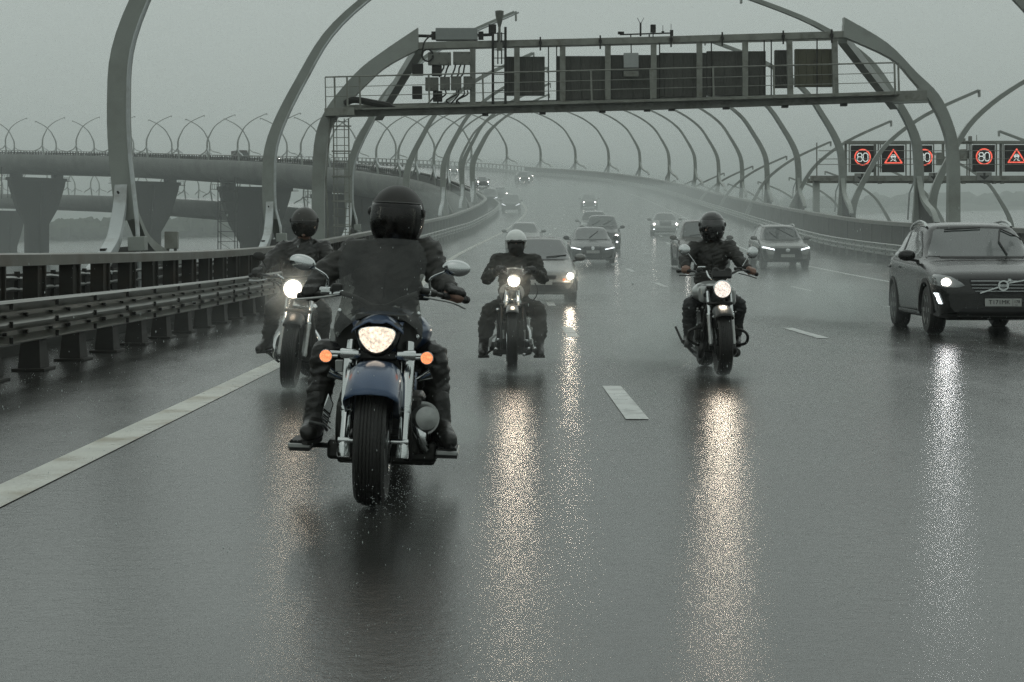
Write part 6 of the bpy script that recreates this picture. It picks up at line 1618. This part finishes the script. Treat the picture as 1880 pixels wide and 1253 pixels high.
J = dict(head=q(1307.5, 419, 1.08), neck=q(1307, 446, 1.16), chest=q(1306, 478, 1.12), belly=q(1304, 512, 1.14), pelvis=q(1304, 545, 1.20),
         sh=pts(q, (1276, 456, 1.10), (1338, 455, 1.10)), el=pts(q, (1257, 478, .98), (1360, 480, .96)), wr=pts(q, (1259, 491, .84), (1373, 493, .82)), hand=pts(q, (1259, 498, .76), (1379, 500, .74)),
         gd=[(-1, .3, 0), (1, .3, -.25)], hip=pts(q, (1288, 550, 1.12), (1324, 550, 1.12)), knee=pts(q, (1267, 562, .74), (1357, 560, .74)), ankle=pts(q, (1264, 618, .90), (1351, 618, .90)),
         toe=pts(q, (1263, 632, .70), (1354, 632, .70)))
rider('rider in black jacket and black full helmet with bare hands, rightmost of the riders', (X4, D4), J,
      dict(jacket=CLOTH, trousers=JEANS, gloves=None, eyes=0, fold=.014, helmet=dict(mat=HELM, visor=mat('dark_visor', (.008, .008, .008), .12, 0, .5, coat=1), r=(.128, .15, .150), cz=.018, open=(.26, -.30, R(60)), visor_ext=(.30, -.34, R(66)), bottom=-.86)))


# beams of the lit lamps
def beam_light(parent, loc, power, size=52, r=.085, col=(1, .86, .68), tilt=6.):
    l = bpy.data.lights.new('headlight_beam', 'SPOT'); l.energy = power; l.spot_size = R(size); l.spot_blend = .9; l.shadow_soft_size = r; l.color = col
    o = bpy.data.objects.new('headlight_beam', l); COL.objects.link(o); o.parent = parent; o.location = loc; o.rotation_euler = (R(-90 + tilt), 0, 0); return o
def bl(root, loc, power, **k): return beam_light(root, loc, power, **k)
q = mkq(X3, D3, 0); bl(b3, q(943.5, 516, .08), 7.5, size=120)
q = mkq(X4, D4, -.6); bl(b4, q(1326.5, 531.5, .06), 16, size=120)
bl(HATR, V((.665, -.05, .60)), 6.5, size=120)
bl(VOLR, V((-.785, -.02, .785)), 4.5, size=120, col=(.95, .97, 1))

def glow(root, loc, P):
    l = bpy.data.lights.new('headlight_glow', 'POINT'); l.energy = P; l.shadow_soft_size = .07; l.color = (1, .80, .58)
    o = bpy.data.objects.new('headlight_glow', l); COL.objects.link(o); o.parent = root; o.location = loc
q = mkq(X2, D2b, 5.0); glow(b2, q(538, 531, -.02), 2.5)
q = mkq(X3, D3, 0); glow(b3, q(943.5, 516, .02), 2.5)
glow(HATR, V((.665, -.12, .60)), 4)
# spray thrown up by the tyres, mist, and puffs added for lamp glow: x, y, z, half sizes, density
PUFFS = [(X1 + .05, D1 + 2.6, .12, .85, 1.5, .42, 1.1), (X2 + .1, D2b + 2.2, .15, .9, 2.2, .65, 1.5), (X3, D3 + 2.0, .15, .9, 2.2, .65, 1.3), (X4 - .35, D4 + 2.2, .2, 1.2, 2.4, .85, 1.3),
         (6.0, 29.6, .25, 1.3, 3.4, 1.1, 1.3), (5.2, 31.5, .3, 1.6, 4.0, 1.1, .5), (8.0, 29.6, .2, 1.0, 2.6, .8, .7), (.9, 43.5, .3, 2.4, 4.5, 1.5, .4), (3.4, 72.5, .5, 2.6, 6, 1.9, .35), (10.6, 69, .6, 2.6, 5, 2.0, .35), (7.3, 67.5, .5, 2.6, 5, 2.0, .35), (.75, 37.9, .0, 1.4, .9, .5, 1.3),
         (X2, D2b - .2, .0, .5, .8, .25, 1.6), (X3, D3 - .2, .0, .5, .8, .22, 1.3), (X4, D4 - .1, .0, .5, .8, .22, 1.2),
         (-1.9, 14.6, .6, 1.8, 3.2, .8, .06), (.4, 17.0, .6, 1.6, 3.2, .8, .11), (-1.93, 15.0, .88, .45, .45, .45, 1.8), (.05, 17.2, .93, .36, .36, .36, .9), (1.4, 38, .62, .6, .6, .6, .8)]  # low mist by riders; small round puffs added about headlamps to catch their glow
# ------------------------------------------------------------------ put the road frame into true level
for o in list(bpy.data.objects):
    if o.parent is None and o not in (cam, so):
        o.matrix_basis = G @ o.matrix_basis

# ------------------------------------------------------------------ water, shores, haze (already in true level)
WZ = -7.2
wm = mat('river_water', (.03, .036, .034), .16, 0, .5, bump=.25, bscale=.35)
mb = MB(); mb.sheet([[V((x, y, WZ)) for x in (-5000, -1200, 0, 1200, 5000)] for y in (-800, 0, 800, 2500, 5200)])
tag(mb.build('water', wm, smooth=0), kind='structure')
def land(x0, x1, y0, y1, h, name, seed):
    mb = MB(); rows = []; nx = 60; ny = 10
    for j in range(ny + 1):
        r_ = []
        for i in range(nx + 1):
            fx = i / nx; fy = j / ny; x = x0 + (x1 - x0) * fx
            y = y0 + (y1 - y0) * fy + 25 * noise.noise(V((x * .006, seed, 0)))
            e_ = min(1, fx * 8, (1 - fx) * 8) * min(1, fy * 5)
            r_.append(V((x, y, WZ - .5 + e_ * (h + h * .8 * noise.noise(V((x * .004, y * .004, seed)))))))
        rows.append(r_)
    mb.sheet(rows); return tag(mb.build(name, mat('shore_ground', (.05, .06, .035), .9, var=.3, vscale=.02), smooth=60), kind='structure')
land(-1150, -110, 1290, 1800, 3, 'shore', 1.3)
land(150, 2600, 2300, 3600, 16, 'hills', 4.7)
fol = mat('far_foliage', (.045, .06, .032), .9, 0, .2, var=.5, vscale=.15)
mb = MB(); r3 = random.Random(3)
for k in range(620):
    x = -1050 + 930 * (k / 620) + r3.uniform(-4, 4); y = 1315 + r3.uniform(0, 90) + 25 * noise.noise(V((x * .006, 1.3, 0)))
    hgt = 12.5 + 5 * noise.noise(V((x * .012, 5, 0))) + r3.uniform(-2.5, 3.5); wd = r3.uniform(4.5, 8)
    n0 = len(mb.v); mb.ell((x, y, WZ + 1 + hgt * .55), (wd, wd * .8, hgt * .55), 10, 7)
    for i in range(n0, len(mb.v)):
        p = V(mb.v[i]); c = V((x, y, WZ + 1 + hgt * .55)); f = 1 + .38 * noise.noise(p * .33) + .18 * noise.noise(p * .9); mb.v[i] = tuple(c + (p - c) * f)
o = mb.build('far_wood', fol, smooth=25); o['kind'] = 'stuff'
mb = MB()
for k in range(240):
    x = 200 + 2300 * (k / 240) + r3.uniform(-6, 6); y = 2420 + r3.uniform(0, 200)
    hgt = r3.uniform(14, 26); wd = r3.uniform(14, 26)
    n0 = len(mb.v); mb.ell((x, y, WZ + 6 + hgt * .3), (wd, wd, hgt * .6), 8, 6)
    for i in range(n0, len(mb.v)):
        p = V(mb.v[i]); c = V((x, y, WZ + 6)); mb.v[i] = tuple(c + (p - c) * (1 + .3 * noise.noise(p * .15)))
o = mb.build('far_wood', fol, smooth=25); o['kind'] = 'stuff'

def volume(name, dens, col=(.86, .90, .885), aniso=0.0):
    m = bpy.data.materials.new(name); m.use_nodes = True; nt = m.node_tree; nt.nodes.clear()
    o = nt.nodes.new("ShaderNodeOutputMaterial"); v = nt.nodes.new("ShaderNodeVolumePrincipled")
    v.inputs['Color'].default_value = (*col, 1); v.inputs['Density'].default_value = dens; v.inputs['Anisotropy'].default_value = aniso
    nt.links.new(v.outputs[0], o.inputs['Volume']); return m
hz = MB(); hz.box((0, 2200, 37.4), (10400, 6200, 91.2)); o = hz.build('haze', volume('haze', HAZE_D), smooth=0); o['kind'] = 'stuff'

# rain spray thrown up over the traffic, following the climbing carriageway
if SPRAY_D > 0:
    sm = MB(); rows = []
    n = 50
    for i in range(n + 1):
        q = 27 + (330 - 27) * i / n; hh = 3.2 * min(1, i / 6) + .05
        rows.append([G @ M(q, u, h) for u, h in ((-4.2, .02), (15, .02), (15, hh * .9), (10, hh), (1, hh), (-4.2, hh * .9))])
    sm.sheet(rows, closev=True); k = len(sm.v); sm.f += [tuple(range(6)), tuple(range(k - 6, k))]; sm.m += [0, 0]
    o = sm.build('rain_spray', volume('spray', SPRAY_D), smooth=0); o['kind'] = 'stuff'
    for i, (x, y, z, rx, ry, rz, dn) in enumerate(PUFFS):
        pm = MB(); pm.ell((0, 0, 0), (1, 1, 1), 20, 12)
        o = pm.build('spray_and_lamp_glow', volume('spray_and_lamp_glow_%d' % i, dn), smooth=0); o['kind'] = 'stuff'
        o.matrix_basis = G @ Matrix.Translation((x, y, z)) @ Matrix.Diagonal((rx, ry, rz, 1))
        nt = o.data.materials[0].node_tree; v = [n for n in nt.nodes if n.type == 'PRINCIPLED_VOLUME'][0]
        tcn = nt.nodes.new("ShaderNodeTexCoord"); ln = nt.nodes.new("ShaderNodeVectorMath"); ln.operation = 'LENGTH'
        mr = nt.nodes.new("ShaderNodeMapRange"); mr.inputs['From Min'].default_value = 1.0; mr.inputs['From Max'].default_value = 0.0; mr.inputs['To Max'].default_value = 1.0
        pw = nt.nodes.new("ShaderNodeMath"); pw.operation = 'POWER'; pw.inputs[1].default_value = 1.8
        nzz = nt.nodes.new("ShaderNodeTexNoise"); nzz.inputs['Scale'].default_value = 2.6; nzz.inputs['Detail'].default_value = 4
        m2 = nt.nodes.new("ShaderNodeMapRange"); m2.inputs['From Min'].default_value = .35; m2.inputs['From Max'].default_value = .7; m2.inputs['To Max'].default_value = dn * 1.6
        m3 = nt.nodes.new("ShaderNodeMath"); m3.operation = 'MULTIPLY'
        L = nt.links.new
        L(tcn.outputs['Object'], ln.inputs[0]); L(ln.outputs['Value'], mr.inputs['Value']); L(mr.outputs[0], pw.inputs[0]); L(tcn.outputs['Object'], nzz.inputs['Vector'])
        L(nzz.outputs['Fac'], m2.inputs['Value']); L(pw.outputs[0], m3.inputs[0]); L(m2.outputs[0], m3.inputs[1]); L(m3.outputs[0], v.inputs['Density'])

# rain: falling drops and the small splashes they raise on the wet road
DROP = mat('rain_drop', (.55, .60, .59), .15, 0, .6)
def drops(name, items):
    mb = MB()
    for (x, y, z, r_, h_) in items:
        mb.add([V((x - r_, y, z)), V((x, y - r_, z)), V((x + r_, y, z)), V((x, y + r_, z)), V((x, y, z + h_)), V((x, y, z - h_ * .8))],
               [(0, 1, 4), (1, 2, 4), (2, 3, 4), (3, 0, 4), (1, 0, 5), (2, 1, 5), (3, 2, 5), (0, 3, 5)])
    o = mb.build(name, DROP, smooth=180); o['kind'] = 'stuff'; o.matrix_basis = G.copy(); return o
rr_ = random.Random(11); it = []
for k in range(2600):
    y = 3.4 + 22 * rr_.random() ** 1.3; x = rr_.uniform(-.36, .36) * y
    for j in range(rr_.randint(1, 4)):
        a = rr_.uniform(0, 6.28); d_ = rr_.uniform(0, .03)
        s_ = rr_.uniform(.0010, .0024) * (.6 + y / 18)
        it.append((x + d_ * math.cos(a), y + d_ * math.sin(a), .004 + rr_.uniform(0, .035), s_, s_))
for (wx, wy, sp_w) in ((X1, D1 - .1, .30), (X1, D1 + .5, .35), (X4, D4, .25), (X3, D3, .25), (X2, D2b, .25), (6.4, 25.2, .45)):
    for k in range(170 if wy > 9 else 420):
        a = rr_.gauss(0, sp_w * .55); b = rr_.gauss(0, sp_w); s_ = rr_.uniform(.0012, .003) * (.6 + wy / 18)
        it.append((wx + a, wy + b, abs(rr_.gauss(0, .09)) + .004, s_, s_))
drops('rain_splashes', it)
it = []
for k in range(2600):
    y = 2.2 + 24 * rr_.random() ** .8; x = rr_.uniform(-.34, .34) * y; z = CAMH + rr_.uniform(-.24, .03) * y
    if z < .05: continue
    it.append((x, y, z, .0008 + .00004 * y, .003 + .0002 * y))
drops('falling_rain', it)
